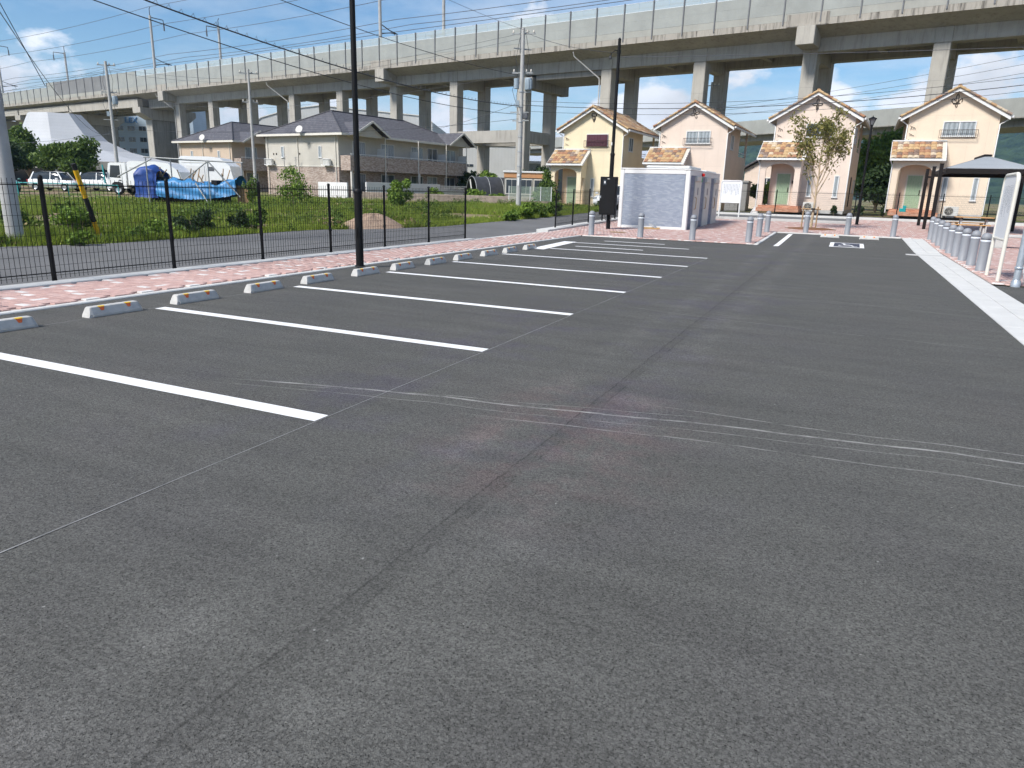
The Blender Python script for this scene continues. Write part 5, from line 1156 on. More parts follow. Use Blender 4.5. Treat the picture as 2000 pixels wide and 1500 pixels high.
mb = MB().lathe([(13.8, -.3), (13.8, 2.3)], 28, smooth=False); mb.v = [(a_, b_ * .8, c_) for a_, b_, c_ in mb.v]; mb.build('wall', M['dark_in'], t)
for i in range(14):
    a_ = 2 * math.pi * i / 14; MB().bbox(15.3 * math.cos(a_) - .15, 15.3 * math.cos(a_) + .15, 12.2 * math.sin(a_) - .15, 12.2 * math.sin(a_) + .15, -.3, 2.25, .02).build('column', M['via'], t)
# timber-fronted shop, black tunnel greenhouse, green mesh fence on low wall
t = thing('roadside_shop', 'small shop with orange board fascia and white roof edge behind the utility pole', 'shop', (-25.3, 52.9, T(52)), R(24.6)); MB().box(0, 3.4, .05, 3, -.2, 2.0).build('wall', M['shed'], t); MB().bbox(-.1, 3.5, -.1, 3.1, 2.36, 2.5, .02).build('roof', M['white'], t); MB().box(-.02, 3.42, -.02, .04, 1.98, 2.36).build('fascia_board', M['terracotta_wall'], t)
for x_ in (.1, 1.25, 2.35): 
    f = MB().box(x_, x_ + 1.0, -.0, .049, .7, 1.9).build('window_frame', M['cream_trim'], t)
    for p in (0, 1): MB().box(x_ + .06 + p * .46, x_ + .48 + p * .46, -.02, -.001, .78, 1.82).build('pane', M['glass'], f)
t = thing('tunnel_shelter', 'black arched tunnel shelter with open end left of the shop', 'shelter', (-28.3, 53.0, T(52)), R(-40))
arcp = [(1.25 * math.cos(math.pi * k_ / 12), 2.0 * math.sin(math.pi * k_ / 12) ** .8) for k_ in range(13)]
mb = MB(); V = [(a_, y_, b_) for y_ in (0, 3.6) for a_, b_ in arcp]; mb.add(V, [(i, i + 1, 14 + i, 13 + i) for i in range(12)], 0, True); mb.build('cover', M['greenhouse'], t)
MB().prism(arcp, 3.55, 3.6, 'y').build('back_sheet', M['dark_in'], t)
for y_ in (0, 1.2, 2.4, 3.6): MB().tube([(a_ * 1.01, y_, b_ * 1.01 + .01) for a_, b_ in arcp], .03, 6).build('hoop', M['pipe_grey'], t)
MB().prism([(-.4, 1.75), (-.22, 1.8), (.55, .05), (.4, .0)], -.03, -.01, 'y').build('loose_flap', M['ac'], t)
t = thing('green_mesh_fence', 'pale green mesh fence on a low wall beside the utility pole', 'fence', (-22.0, 46.8, T(46)), R(25)); MB().bbox(-.2, 3.1, -.1, .12, -.2, .42, .02).build('low_wall', M['hedge_wall'], t)
M['mesh_green'] = plain('pale_green_mesh', (.42, .52, .42), .5, .08, 5)
for k_ in range(5): MB().box(-.02 + .75 * k_, .03 + .75 * k_, -.02, .03, .421, 1.42).build('post', M['white'], t)
for k_ in range(4):
    mb = MB(); a_ = .04 + .75 * k_
    for q_ in range(12): mb.box(a_ + .058 * q_, a_ + .058 * q_ + .012, 0, .012, .44, 1.4)
    for q_ in range(11): mb.box(a_, a_ + .69, .0125, .024, .46 + .09 * q_, .475 + .09 * q_)
    mb.build('mesh_panel', M['mesh_green'], t)
o = MB(); o.bbox(-37., -20.9, 46.3, 46.7, -.1, .75, .04); ob = o.build('low_wall', M['hedge_wall']); tag(ob, 'low brownish stone wall along the lane below the apartments', 'wall'); ob.rotation_euler = (0, 0, 0); ob.location = (0, 2.4, T(47) - .1)

# ------------------------------------------------------------------ utility poles
def pole(x, y, label, h, kit, r0=.17, r1=.11, rz=0.):
    t = thing('utility_pole', label, 'utility pole', (x, y, T(y) - .02), rz, 'concrete utility poles'); MB().cyl(0, 0, -.2, h, r0, r1, n=18).build('shaft', M['pole_conc'], t)
    if kit:
        for z_, w_ in ((h - .35, 1.5), (h - 2.6, 1.3)):
            a_ = MB().box(-w_ / 2, w_ / 2, .10, .17, z_, z_ + .08).build('cross_arm', M['pipe_grey'], t)
            for x_ in (-w_ / 2 + .1, 0.25, w_ / 2 - .1): MB().lathe([(.03, z_ + .081), (.06, z_ + .1), (.06, z_ + .16), (.035, z_ + .2), (.05, z_ + .24), (.0, z_ + .26)], 8, x_, .135).build('insulator', M['insulator'], a_)
    if kit > 1:
        tr_ = MB().lathe([(.0, h - 3.6), (.21, h - 3.6), (.23, h - 3.55), (.23, h - 2.95), (.2, h - 2.88), (.0, h - 2.86)], 14, .42, .0).build('transformer', M['xfmr'], t)
        for k_ in range(10): a_ = k_ * .628; MB().box(.42 + .23 * math.cos(a_) - .012, .42 + .25 * math.cos(a_) + .012, .23 * math.sin(a_) - .012, .25 * math.sin(a_) + .012, h - 3.5, h - 3.0).build('cooling_fin', M['xfmr'], tr_)
        MB().bar((0, 0, h - 3.7), (.6, 0, h - 3.7), .1, .08).build('bracket', M['pipe_grey'], t); MB().box(-.35, -.12, -.1, .12, h - 4.6, h - 4.2).build('switch_box', M['xfmr'], t)
        MB().bar((-.7, 0, h - 4.9), (.5, 0, h - 4.9), .06).build('cross_arm', M['pipe_grey'], t)
        for k_, (za_, zb_, xo) in enumerate(((h - .4, h - 2.7, .3), (h - .5, h - 2.9, -.35), (h - 2.6, h - 3.0, .5), (h - 3.1, h - 4.9, -.3), (h - 3.6, h - 5.0, .35), (h - 2.7, h - 4.4, -.5))): MB().tube([(xo * .6, .12, za_), (xo * 1.3, .2, (za_ + zb_) / 2), (xo * .7, .1, zb_)], .014, 5).build('jumper_wire', M['cable'], t)
    if kit > 2:
        for z_, a_ in ((h - 1.2, .6), (h - 5.4, -.3)): MB().bar((-.6 * math.cos(a_), -.6 * math.sin(a_), z_), (.6 * math.cos(a_), .6 * math.sin(a_), z_), .07).build('cross_arm', M['pipe_grey'], t)
        MB().cyl(-.34, 0, h - 3.5, h - 2.9, .17, n=12).build('transformer', M['xfmr'], t); MB().bbox(.14, .42, -.1, .14, h - 5.3, h - 4.95, .02).build('junction_box', M['cable_grey'], t)
        for k_ in range(7): MB().cyl(0, 0, 1.8 + k_ * .9, 1.83 + k_ * .9, .175, n=14).build('band', M['galv'], t)
    return t
pole(-17.87, 10.53, 'thick concrete utility pole at the left edge in the weeds', 10.5, 1, .185, .12)
tp = pole(-19.82, 43.67, 'concrete utility pole with transformer between the apartment block and the yellow house', 10.9, 3, .17, .11, R(12))
pole(-46.9, 48.2, 'slim utility pole in front of the far apartment block', 10.2, 1, .14, .09, R(40)); pole(-61.8, 46.4, 'utility pole with transformer left of the apartment blocks, in front of the viaduct', 11.2, 2, .17, .11, R(38))
pole(-14.2, 77.5, 'slim dark utility pole between the yellow and the pinkish house', 12.0, 1, .14, .1)
MB().bbox(-.06, .06, -.19, -.175, 1.5, 2.0, .004).build('number_plate', M['white'], tp); MB().bbox(-.08, .08, -.185, -.17, 2.1, 2.2, .004).build('number_plate', M['white'], tp)
# guy wire with striped guard
A = Vector((-18.38, 13.02, 0.)); B = Vector((-17.9, 10.75, 7.75))
t = thing('guy_wire', 'stay wire with yellow and black striped guard at left', 'stay wire', tuple(A)); d = B - A
MB().tube([(0, 0, 0), tuple(d)], .009, 5).build('strand', M['cable'], t)
for f0, f1, m_ in ((.0, .055, 'guard_yellow'), (.055, .135, 'rubber'), (.135, .225, 'guard_yellow'), (.225, .245, 'rubber')): MB().tube([tuple(d * f0), tuple(d * f1)], .062, 10).build('guard_section', M[m_], t)
MB().lathe([(.02, -.16), (.07, -.1), (.08, 0), (.06, .1), (.02, .15)], 10).build('insulator', M['insulator'], t); c = t.children[-1]; c.location = tuple(d * .475); c.rotation_euler = d.to_track_quat('Z', 'Y').to_euler()
# power and telephone lines
U1 = (-17.87, 10.53); U2 = (-19.82, 43.67); U3 = (-46.9, 48.2); U4 = (-61.8, 46.4)
def w2(a_, za, b_, zb_, l, r=.009, sag=.5, mat='cable', name='power_line'): return wire(name, l, [(a_[0], a_[1], za + T(a_[1])), (b_[0], b_[1], zb_ + T(b_[1]))], r, sag, mat, 'power and telephone lines')
w2((-17.2, 10.5), 10.1, (-19.4, 43.7), 10.65, 'black power line over the street, uppermost, ending at the transformer pole'); w2((-18.3, 10.5), 8.0, (-20.1, 43.7), 8.2, 'black power line over the street, second from the top at the transformer pole', .014)
w2((-18.0, 10.5), 6.6, (-19.9, 43.6), 6.35, 'thick black telephone cable over the street to the transformer pole', .022, .6); w2((-17.9, 10.6), 6.1, (-19.8, 43.5), 5.85, 'lower telephone cable over the street to the transformer pole', .014, .6)
# spiral hanger round the thick cable
q = []
for i in range(520):
    f = i / 519; L_ = 33.2; p = Vector((-18.0, 10.5, 6.6)).lerp(Vector((-19.9, 43.6, 6.35 + T(43.6))), f) - Vector((0, 0, 4 * .6 * L_ / 30 * f * (1 - f))); q.append((p.x + .07 * math.cos(i * .9), p.y, p.z + .05 + .07 * math.sin(i * .9)))
o = MB().tube(q, .006, 4, cap=False).build('spiral_hanger', M['cable_grey']); tag(o, 'spiral hanger coiled around the thick telephone cable over the street', 'wire', 'power and telephone lines')
for i, (dz_, zz) in enumerate(((0, 10.6), (-.4, 10.3), (0, 8.3))):
    w2(U2, zz, U3, zz - 1.2, 'thin line from the transformer pole to the slim pole, %s' % ('uppermost', 'second from top', 'third from top')[i], .009, .35, 'cable_grey'); w2(U3, zz - 1.2, (U4[0], U4[1]), zz + .1, 'thin line between the slim pole and the left transformer pole, %s' % ('uppermost', 'second from top', 'third from top')[i], .010, .5, 'cable_grey'); w2(U4, zz, (-120, 58), zz + .5, 'thin line from the left transformer pole to the left, %s' % ('uppermost', 'second from top', 'third from top')[i], .012, .5, 'cable_grey')
w2(U2, 5.6, U3, 5.3, 'low telephone line in front of the nearer apartment roof', .012, .4); w2(U3, 5.3, U4, 5.6, 'low telephone line left of the apartment blocks', .012, .4); w2(U4, 5.6, (-18.05, 10.6), 5.9, 'low telephone line from the left transformer pole to the thick pole', .012, .9, 'cable_grey'); w2(U4, 5.1, (-110, 50), 4.9, 'low telephone line running off to the left', .014, .5, 'cable_grey')
w2(U2, 10.7, (-8.98, 28.87), 6.75, 'service wire from the transformer pole to the black service pole', .010, .35); w2((-8.98, 28.87), 6.6, (34, 46), 9.2, 'pale service wire from the black service pole to the right', .010, .25, 'cable_grey')
for i, (za, zb_, rr) in enumerate(((7.0, 9.2, .011), (6.75, 8.9, .018), (6.4, 8.7, .010))):
    wire('power_line', ('line in front of the house gables, uppermost of three', 'thick cable in front of the house gables, middle of three', 'line in front of the house gables, lowest of three')[i], [(U2[0], U2[1], za), (13.5, 46.8, zb_ - .55 - .1 * i), (30, 47.5, zb_ + 1.0)], rr, .8, 'cable', 'power and telephone lines')
for i, (za, zb_) in enumerate(((9.2, 14.4), (8.9, 13.6), (8.4, 12.9))):
    wire('power_line', ('thin line rising to the right behind the houses, uppermost', 'thin line rising to the right behind the houses, middle', 'thin line rising to the right behind the houses, lowest')[i], [(-14.2, 77.5, za + .8), (24, 62, zb_)], .014, .5, 'cable_grey', 'power and telephone lines')
wire('power_line', 'thin line between the viaduct columns left of the transformer pole', [(-19.9, 43.7, 6.9), (-60, 85, 8.5)], .014, .4, 'cable_grey', 'power and telephone lines')

# ------------------------------------------------------------------ vehicles
def wheel(parent, x, y, r_, s_, w_=.2):
    t_ = MB().lathe([(r_ * .62, -w_ / 2), (r_ * .95, -w_ / 2), (r_, -w_ * .3), (r_, w_ * .3), (r_ * .95, w_ / 2), (r_ * .62, w_ / 2)], 20).build('wheel', M['rubber'], parent); t_.location = (x, y, r_); t_.rotation_euler = (math.pi / 2, 0, 0)
    MB().lathe([(.001, w_ * .42), (r_ * .2, w_ * .45), (r_ * .5, w_ * .3), (r_ * .63, w_ * .48)], 16).build('rim', M['chrome'], t_); t_.children[0].rotation_euler = (math.pi if s_ > 0 else 0, 0, 0)
def loft(sections, mat_i=0):
    """sections: list of (x, [(y, z)...] half outline bottom->top) mirrored in y."""
    mb = MB(); n = len(sections[0][1]) * 2; V = []
    for x_, hp in sections: V += [(x_, a_, b_) for a_, b_ in hp] + [(x_, -a_, b_) for a_, b_ in hp[::-1]]
    k_ = len(sections); F = [(j * n + i, j * n + (i + 1) % n, (j + 1) * n + (i + 1) % n, (j + 1) * n + i) for j in range(k_ - 1) for i in range(n)] + [tuple(range(n))[::-1], tuple(range((k_ - 1) * n, k_ * n))]
    mb.add(V, F, 0, True); return mb
def suv(label, x, y, rz, paint, h=1.66, L=4.5, plate='white', flat_back=False):
    t = thing('parked_car', label, 'car', (x, y, T(y)), rz, 'cars parked beyond the field'); w_ = .89; hl = L / 2
    def sec(x_, zt, wt, zb_=.25): return (x_, [(w_ * .82 * wt, zb_), (w_ * wt, zb_ + .12), (w_ * wt, zt * .62 + .1), (w_ * .97 * wt, zt - .07), (w_ * .86 * wt, zt)])
    b = loft([sec(-hl, .88, .86, .38), sec(-hl + .15, .98, .96, .3), sec(-hl + .9, 1.0, 1), sec(0, .99, 1), sec(hl - 1.2, .97, 1), sec(hl - .5, .90, .98), sec(hl - .12, .80, .92, .27), sec(hl, .64, .84, .32)]).build('body', paint, t)
    def gs(x_, zt, wt): return (x_, [(w_ * .86, .965), (w_ * .86, .975), (w_ * (.86 - .1 * wt), .97 + (zt - .97) * .5), (w_ * (.84 - .2 * wt), .97 + (zt - .97) * .93), (w_ * .55, zt)])
    rb_ = -hl + (.05 if flat_back else .28)
    g = loft([gs(rb_, 1.0, 0), gs(rb_ + .32, h - .07, 1), gs(rb_ + .9, h, 1), gs(.2, h, 1), gs(.75, h - .08, 1), gs(hl - 1.15, 1.0, 0)]).build('cabin', M['car_glass'], t)
    mb = MB(); zr = h + .003; mb.add([(rb_ + .3, -.56, h - .05), (rb_ + .9, -.58, zr), (.2, -.58, zr), (.72, -.55, h - .06), (.72, .55, h - .06), (.2, .58, zr), (rb_ + .9, .58, zr), (rb_ + .3, .56, h - .05), (rb_ + .9, 0, zr + .02), (.2, 0, zr + .02)], [(0, 1, 8, 6, 7), (1, 2, 9, 8), (8, 9, 5, 6), (2, 3, 4, 5, 9)]); mb.build('roof', paint, t)
    for s_ in (-1, 1):
        for x0, x1, x2, x3 in ((rb_ - .02, rb_ + .12, rb_ + .42, rb_ + .3), (-.02, .06, .06, -.02), (hl - 1.17, hl - 1.03, .78, .66)): MB().add([(x0, s_ * .775, .97), (x1, s_ * .775, .97), (x2, s_ * .615, h - .03), (x3, s_ * .615, h - .03)], [(0, 1, 2, 3)]).build('pillar', paint, t)
        MB().bbox(hl - .42, hl - .02, s_ * .62 - .14, s_ * .62 + .14, .62, .78, .03).build('headlight', M['chrome'], t); MB().bbox(.75, .95, s_ * .98 - .09, s_ * .98 + .09, .98, 1.12, .03).build('mirror', paint, t)
        for x_ in (-hl + .85, hl - .85): wheel(t, x_, s_ * .80, .34, s_)
        MB().bbox(-hl - .02, -hl + .1, s_ * .68 - .1, s_ * .68 + .1, .65, .95, .02).build('tail_light', M['red'], t)
    MB().bbox(hl - .06, hl + .03, -.42, .42, .34, .56, .02).build('grille', M['rubber'], t); MB().box(hl + .031, hl + .045, -.16, .16, .42, .52).build('number_plate', M['white'] if plate == 'white' else M['guard_yellow'], t)
    return t
suv('white parked car left of the striped guard, facing right', -65.3, 42.76, R(18), M['car_white']); suv('white parked car between the striped guard and the white truck', -63.6, 46.0, R(14), M['car_white'])
suv('dark teal parked van at the left edge behind the thick pole', -65.4, 38.2, R(-15), M['car_teal'], 1.85, 3.6, 'yellow', True); suv('white parked car half hidden behind the black meter cabinet', -14.9, 49.0, R(-95), M['car_white'], 1.6, 4.0)
def truck(label, x, y, rz, L, hb, tank):
    t = thing('parked_truck', label, 'truck', (x, y, T(y)), rz, 'white trucks parked beyond the field'); w_ = 1.05
    cab = MB().prism([(-.0, .5), (.0, 1.25), (.22, 2.42), (.4, 2.5), (1.62, 2.5), (1.62, .5)], -w_, w_, 'y').build('cab', M['car_white'], t)
    for s_ in (-1, 1):
        MB().prism([(.24, 1.35), (.40, 2.28), (1.15, 2.28), (1.15, 1.3)], s_ * (w_ + .004) - .003, s_ * (w_ + .004) + .003, 'y').build('side_window', M['car_glass'], cab); MB().prism([(1.26, .7), (1.26, 2.35), (1.29, 2.35), (1.29, .7)], s_ * (w_ + .003) - .002, s_ * (w_ + .003) + .002, 'y').build('door_seam', M['rubber'], cab)
        MB().bbox(-.12, -.0, s_ * (w_ + .16) - .1, s_ * (w_ + .16) + .1, 1.5, 2.0, .03).build('mirror', M['rubber'], cab); MB().bbox(-.02, .08, s_ * .75 - .15, s_ * .75 + .15, .72, .9, .02).build('headlight', M['chrome'], cab); MB().bbox(1.0, 1.2, s_ * (w_ + .02) - .02, s_ * (w_ + .02) + .02, 1.1, 1.16, .005).build('door_handle', M['rubber'], cab)
    MB().prism([(-.012, 1.3), (.19, 2.3), (.20, 2.3), (-.002, 1.3)], -.92, .92, 'y').build('windscreen', M['car_glass'], cab); MB().bbox(-.06, .1, -w_, w_, .38, .66, .03).build('bumper', M['car_white'], cab)
    MB().box(.3, L, -.4, .4, .5, .68).build('chassis', M['rubber'], t)
    x0 = 1.78
    if tank:
        q = [(x0, .75), (x0, hb - .15), (x0 + .2, hb), (L - 2.2, hb), (L - 1.2, hb - .12), (L - .35, hb - .75), (L, .9), (L - .3, .7)]
        b = MB().prism(q, -w_, w_, 'y').build('body', M['car_white'], t); MB().prism([(L - 2.3, hb - .5), (L - 2.2, hb - .02), (L - 2.14, hb - .02), (L - 2.2, .8), (L - 2.26, .8)], w_ + .001, w_ + .02, 'y').build('body_seam', M['ac'], b)
        for s_ in (-1, 1): MB().box(x0 + .2, L - 2.4, s_ * (w_ + .012) - .01, s_ * (w_ + .012) + .01, hb - .55, hb - .48).build('side_trim', M['ac'], b); MB().bbox(x0 + .6, L - 2.6, s_ * (w_ + .02) - .018, s_ * (w_ + .02) + .018, 1.0, hb - .75, .01).build('side_panel', M['white'], b)
    else:
        b = MB().bbox(x0, L, -w_, w_, .8, hb, .05).build('body', M['car_white'], t)
    for s_ in (-1, 1):
        for x_ in (.85, L - 1.6): wheel(t, x_, s_ * .92, .42, s_, .28)
        MB().prism([(.33, .5), (.40, .88), (.62, 1.0), (1.08, 1.0), (1.3, .88), (1.37, .5)], s_ * (w_ + .003) - .002, s_ * (w_ + .003) + .002, 'y').build('wheel_arch', M['rubber'], t)
    return t
def panel_lines(t_, L, hb, xs):
    b_ = [c for c in t_.children if c.name.startswith('body')][0]
    for x_ in xs: MB().box(x_, x_ + .04, -1.062, -1.051, .85, hb - .35).build('panel_seam', M['ac'], b_)
    for x_ in (xs[0] + .3, xs[1] + .2): MB().bbox(x_, x_ + .55, -1.075, -1.051, hb - 1.2, hb - .85, .01).build('side_vent', M['cable_grey'], b_)
    MB().bbox(2.4, L - 2.6, -1.09, -1.04, .74, .9, .01).build('side_guard', M['cable_grey'], b_)
tk1 = truck('white refuse truck with short cab facing left, behind the blue tarpaulin', -55.4, 41.2, R(22), 6.4, 2.65, True); tk2 = truck('white truck with tall rounded body, mostly hidden behind the refuse truck', -55.2, 46.2, R(21), 6.6, 3.2, True)

panel_lines(tk1, 6.4, 2.65, (2.7, 4.0)); panel_lines(tk2, 6.6, 3.2, (2.8, 4.1))
# blue tarpaulin over a stored load, with pipe frame
r = random.Random(21); tA = Vector((-39.9, 31.5)); tB = Vector((-34.1, 33.8)); ang = math.atan2(*(tB - tA).yx)
t = thing('tarpaulin_pile', 'long load covered with a sagging bright blue tarpaulin in the field', 'tarpaulin', (tA.x, tA.y, T(32)), ang)
def draped(x0, x1, y0, y1, top, bot, nx, ny, seed):
    rr = np.random.default_rng(seed); V = []; F = []; m_ = ny * 2 + 7
    for i in range(nx + 1):
        f = i / nx; x_ = x0 + (x1 - x0) * f; tp = top(f)
        for j in range(m_ + 1):
            g = j / m_
            if g < .36: yy = y0 - .12 * (1 - g / .36); zz = bot(f) + (tp - bot(f)) * (g / .36); yy += .05 * math.sin(zz * 14 + x_ * 2.3) * (1 - g / .36 * .4) + .045 * math.sin(x_ * 5.1 + zz * 4)
            elif g > .64: yy = y1 + .12 * (g - .64) / .36; zz = tp + (bot(f) - tp) * ((g - .64) / .36); yy += .05 * math.sin(zz * 13 + x_ * 3)
            else: u_ = (g - .36) / .28; yy = y0 + (y1 - y0) * u_; zz = tp + .12 * math.sin(math.pi * u_) + .05 * math.sin(x_ * 6 + u_ * 5)
            V.append((x_ + rr.normal(0, .012), yy + rr.normal(0, .012), zz + rr.normal(0, .012)))
    for i in range(nx):
        for j in range(m_): a_ = i * (m_ + 1) + j; F.append((a_, a_ + 1, a_ + m_ + 2, a_ + m_ + 1))
    return MB().add(V, F, 0, True)
draped(1.25, 6.0, -.75, .8, lambda f: .95 + .22 * math.sin(f * 7) * .4 + .65 * max(0, f - .72), lambda f: .35 - .16 * math.sin(math.pi * f) + .14 * f, 40, 8, 3).build('tarpaulin', M['tarp'], t)
draped(-.05, 1.3, -.7, .8, lambda f: 1.35 + .25 * math.sin(f * 3.14), lambda f: .28, 14, 8, 4).build('dark_tarpaulin', M['tarp_dark'], t)
mb = MB()
for k_ in range(18): x_ = r.uniform(.2, 5.8); mb.bbox(x_ - r.uniform(.1, .45), x_ + r.uniform(.1, .4), -.45 + r.uniform(-.1, .1), .5, .05, r.uniform(.5, 1.12) if x_ > 1.3 else 1.2, .02)
mb.build('stored_load', M['dark_in'], t)
mb = MB()
for k_ in range(20): x_ = r.uniform(.6, 5.5); mb.tube([(x_, r.uniform(-.6, .5), .8), (x_ + r.uniform(-.5, .5), r.uniform(-.6, .5), r.uniform(1.2, 1.65))], .03, 5)
mb.build('loose_timber', M['stake'], t)
t.scale = (1.04, 1.0, 1.34)
t = thing('pipe_frame', 'grey pipe frame standing around the blue tarpaulin', 'frame', (tA.x, tA.y, T(32)), ang)
for x_, y_, h_ in ((.95, -1.0, 2.72), (1.35, 1.1, 2.72), (4.75, -1.0, 2.62), (5.9, 1.1, 2.6)): MB().tube([(x_, y_, -.1), (x_, y_, h_)], .04, 8).build('upright', M['pipe_grey'], t)
for a_, b_ in (((.85, -1.0, 2.72), (6.3, -.9, 2.56)), ((1.2, 1.1, 2.7), (6.0, 1.1, 2.6)), ((-.9, -1.0, 1.55), (1.3, -1.0, 2.62)), ((3.2, -1.0, 1.45), (4.78, -1.0, 2.6)), ((4.75, -1.0, 2.6), (6.6, -1.0, .55)), ((3.9, -1.0, 1.3), (5.4, -1.7, -.6))): MB().tube([a_, b_], .04, 8).build('brace', M['pipe_grey'], t)
mb = MB()
for k_ in range(7): mb.box(6.15 + .1 * k_, 6.23 + .1 * k_, -.4, -.36, -.1, 1.25 - .04 * k_)
mb.build('leaning_boards', M['stake'], t)
t = thing('teal_post', 'short teal guard post by the white truck', 'post', (-47.7, 34.8, T(34)), 0); MB().tube([(0, 0, -.1), (-.1, 0, 1.15)], .05, 8).build('tube', M['teal_pole'], t); MB().lathe([(.055, 0), (.07, .02), (.0, .06)], 10).build('cap', M['teal_pole'], t); t.children[-1].location = (-.1, 0, 1.15)
t = thing('teal_rail', 'teal pipe rail across the car park edge at left', 'rail', (-52.5, 31.2, T(31)), R(27)); MB().tube([(-3, 0, 1.0), (7.2, 0, 1.0)], .035, 8).build('top_rail', M['teal_pole'], t)
for k_ in range(4): MB().tube([(-3 + 3.4 * k_, 0, -.1), (-3 + 3.4 * k_, 0, 1.0)], .035, 8).build('upright', M['teal_pole'], t)

# ------------------------------------------------------------------ vegetation of the field
o = None
t = thing('sand_mound', 'low tan mound of sand beside the street', 'mound', (-16.75, 23.3, 0), R(0)); V = []; F = []; nr, na = 12, 28
for i in range(nr + 1):
    for j in range(na):
        f = i / nr; a_ = 2 * math.pi * j / na; rr = f * (1 + .1 * math.sin(3 * a_ + 1)); hgt = .62 * max(0, 1 - f) ** .9 * (1 + .10 * math.sin(5 * a_)) + .02 * r.uniform(-1, 1); V.append((1.0 * rr * math.cos(a_) + .0, 1.85 * rr * math.sin(a_), min(hgt, .54) - .02))
for i in range(nr):
    for j in range(na): F.append((i * na + j, i * na + (j + 1) % na, (i + 1) * na + (j + 1) % na, (i + 1) * na + j))
MB().add(V, F, 0, True).build('sand_heap', M['sand'], t)
def pnoise(x, y, s=.33, seed=0):
    """cheap smooth value noise"""
    rr = np.random.default_rng(seed).random((64, 64)); x = x * s + 1000; y = y * s + 1000; xi = np.floor(x).astype(int); yi = np.floor(y).astype(int); fx = x - xi; fy = y - yi; fx = fx * fx * (3 - 2 * fx); fy = fy * fy * (3 - 2 * fy)
    g = lambda a_, b_: rr[a_ % 64, b_ % 64]
    return (g(xi, yi) * (1 - fx) + g(xi + 1, yi) * fx) * (1 - fy) + (g(xi, yi + 1) * (1 - fx) + g(xi + 1, yi + 1) * fx) * fy
def road_edge(y): return np.interp(y, [p[0] for p in road_rows[:13]], [p[1] for p in road_rows[:13]])
def blades(n, sampler, hmin, hmax, wd, seed, mat, name, lean=.35):
    rr = np.random.default_rng(seed); P = sampler(rr, n); n = len(P); h = rr.uniform(hmin, hmax, n) * P[:, 2]; a_ = rr.uniform(0, 6.28, n); l = rr.normal(0, lean, (n, 2))
    z = Tn(P[:, 1]) - .03; w_ = wd * rr.uniform(.6, 1.4, n)
    b0 = np.stack([P[:, 0] - w_ * np.cos(a_), P[:, 1] - w_ * np.sin(a_), z], -1); b1 = np.stack([P[:, 0] + w_ * np.cos(a_), P[:, 1] + w_ * np.sin(a_), z], -1)
    tp = np.stack([P[:, 0] + l[:, 0] * h, P[:, 1] + l[:, 1] * h, z + h], -1); V = np.stack([b0, b1, tp], 1).reshape(-1, 3); F = np.arange(3 * n).reshape(-1, 3)
    o = link(name, fastmesh(name, V, F, mat)); return o
SOIL = ((-22.0, 15.6, 3.0, 1.5), (-20.0, 19.0, 2.6, 1.5), (-26.5, 20.2, 3.2, 1.4), (-19.2, 21.5, 1.5, 1.8), (-24., 28.5, 3.5, 1.3))
for sx_, sy_, sa_, sb_ in SOIL:
    V_ = [(sx_, sy_, -.012 + T(sy_))] + [(sx_ + sa_ * (1.08 + .22 * math.sin(3 * a_ + sx_) + .1 * math.sin(7 * a_)) * math.cos(a_), sy_ + sb_ * (1.08 + .2 * math.sin(4 * a_ + sy_) + .1 * math.sin(9 * a_)) * math.sin(a_), -.012 + T(sy_)) for a_ in [k_ * 2 * math.pi / 40 for k_ in range(40)]]
    tag(MB().add(V_, [(0, 1 + k_, 1 + (k_ + 1) % 40) for k_ in range(40)]).build('bare_soil', M['soil']), kind='structure')
def field(rr, n):
    y = rr.uniform(5, 47, n * 3); x = road_edge(y) - rr.exponential(9., n * 3) - .05; d1 = road_edge(y) - x
    f = pnoise(x, y, .45, 3) + .35 * pnoise(x, y, 1.7, 4); keep = (f > .62) | (d1 < .8) | ((x < -33) & (rr.random(n * 3) < .8))
    for sx_, sy_, sa_, sb_ in SOIL: keep &= ~((((x - sx_) / sa_) ** 2 + ((y - sy_) / sb_) ** 2 + .9 * (pnoise(x, y, 1.1, 9) - .5) < 1) & (rr.random(n * 3) < .93))
    keep &= x > -58; keep &= ~((((x + 16.75) / 1.0) ** 2 + ((y - 23.3) / 1.8) ** 2) < 1); keep &= ~((x < -48) & (y > 33)); keep &= ~((x < -22) & (y > 45.5))
    x, y, f, d1 = x[keep][:n], y[keep][:n], f[keep][:n], d1[keep][:n]
    return np.stack([x, y, np.where(d1 < .9, .38, .62) + .5 * np.clip(f - .5, 0, 1)], -1)
o = blades(330000, field, .14, .55, .011, 5, M['grass'], 'grass'); tag(o, 'uneven bright green grass and weeds of the field beyond the street', 'grass', kind='stuff')
def edge(rr, n):
    y = rr.uniform(5, 40, n); d1 = np.abs(rr.normal(0, 1.1, n)) - .12; k_ = (((d1 < 2.6) & (pnoise(road_edge(y) - d1, y, .8, 12) > .30)) | (d1 < .3)) & ~((y > 21.3) & (y < 25.2) & (d1 < 1.9)); return np.stack([(road_edge(y) - d1)[k_], y[k_], .55 + .8 * pnoise(y, d1, .9, 13)[k_]], -1)
o = blades(70000, edge, .06, .24, .010, 15, M['grass_lime'], 'grass'); tag(o, 'low lime green grass along the far edge of the street', 'grass', kind='stuff')
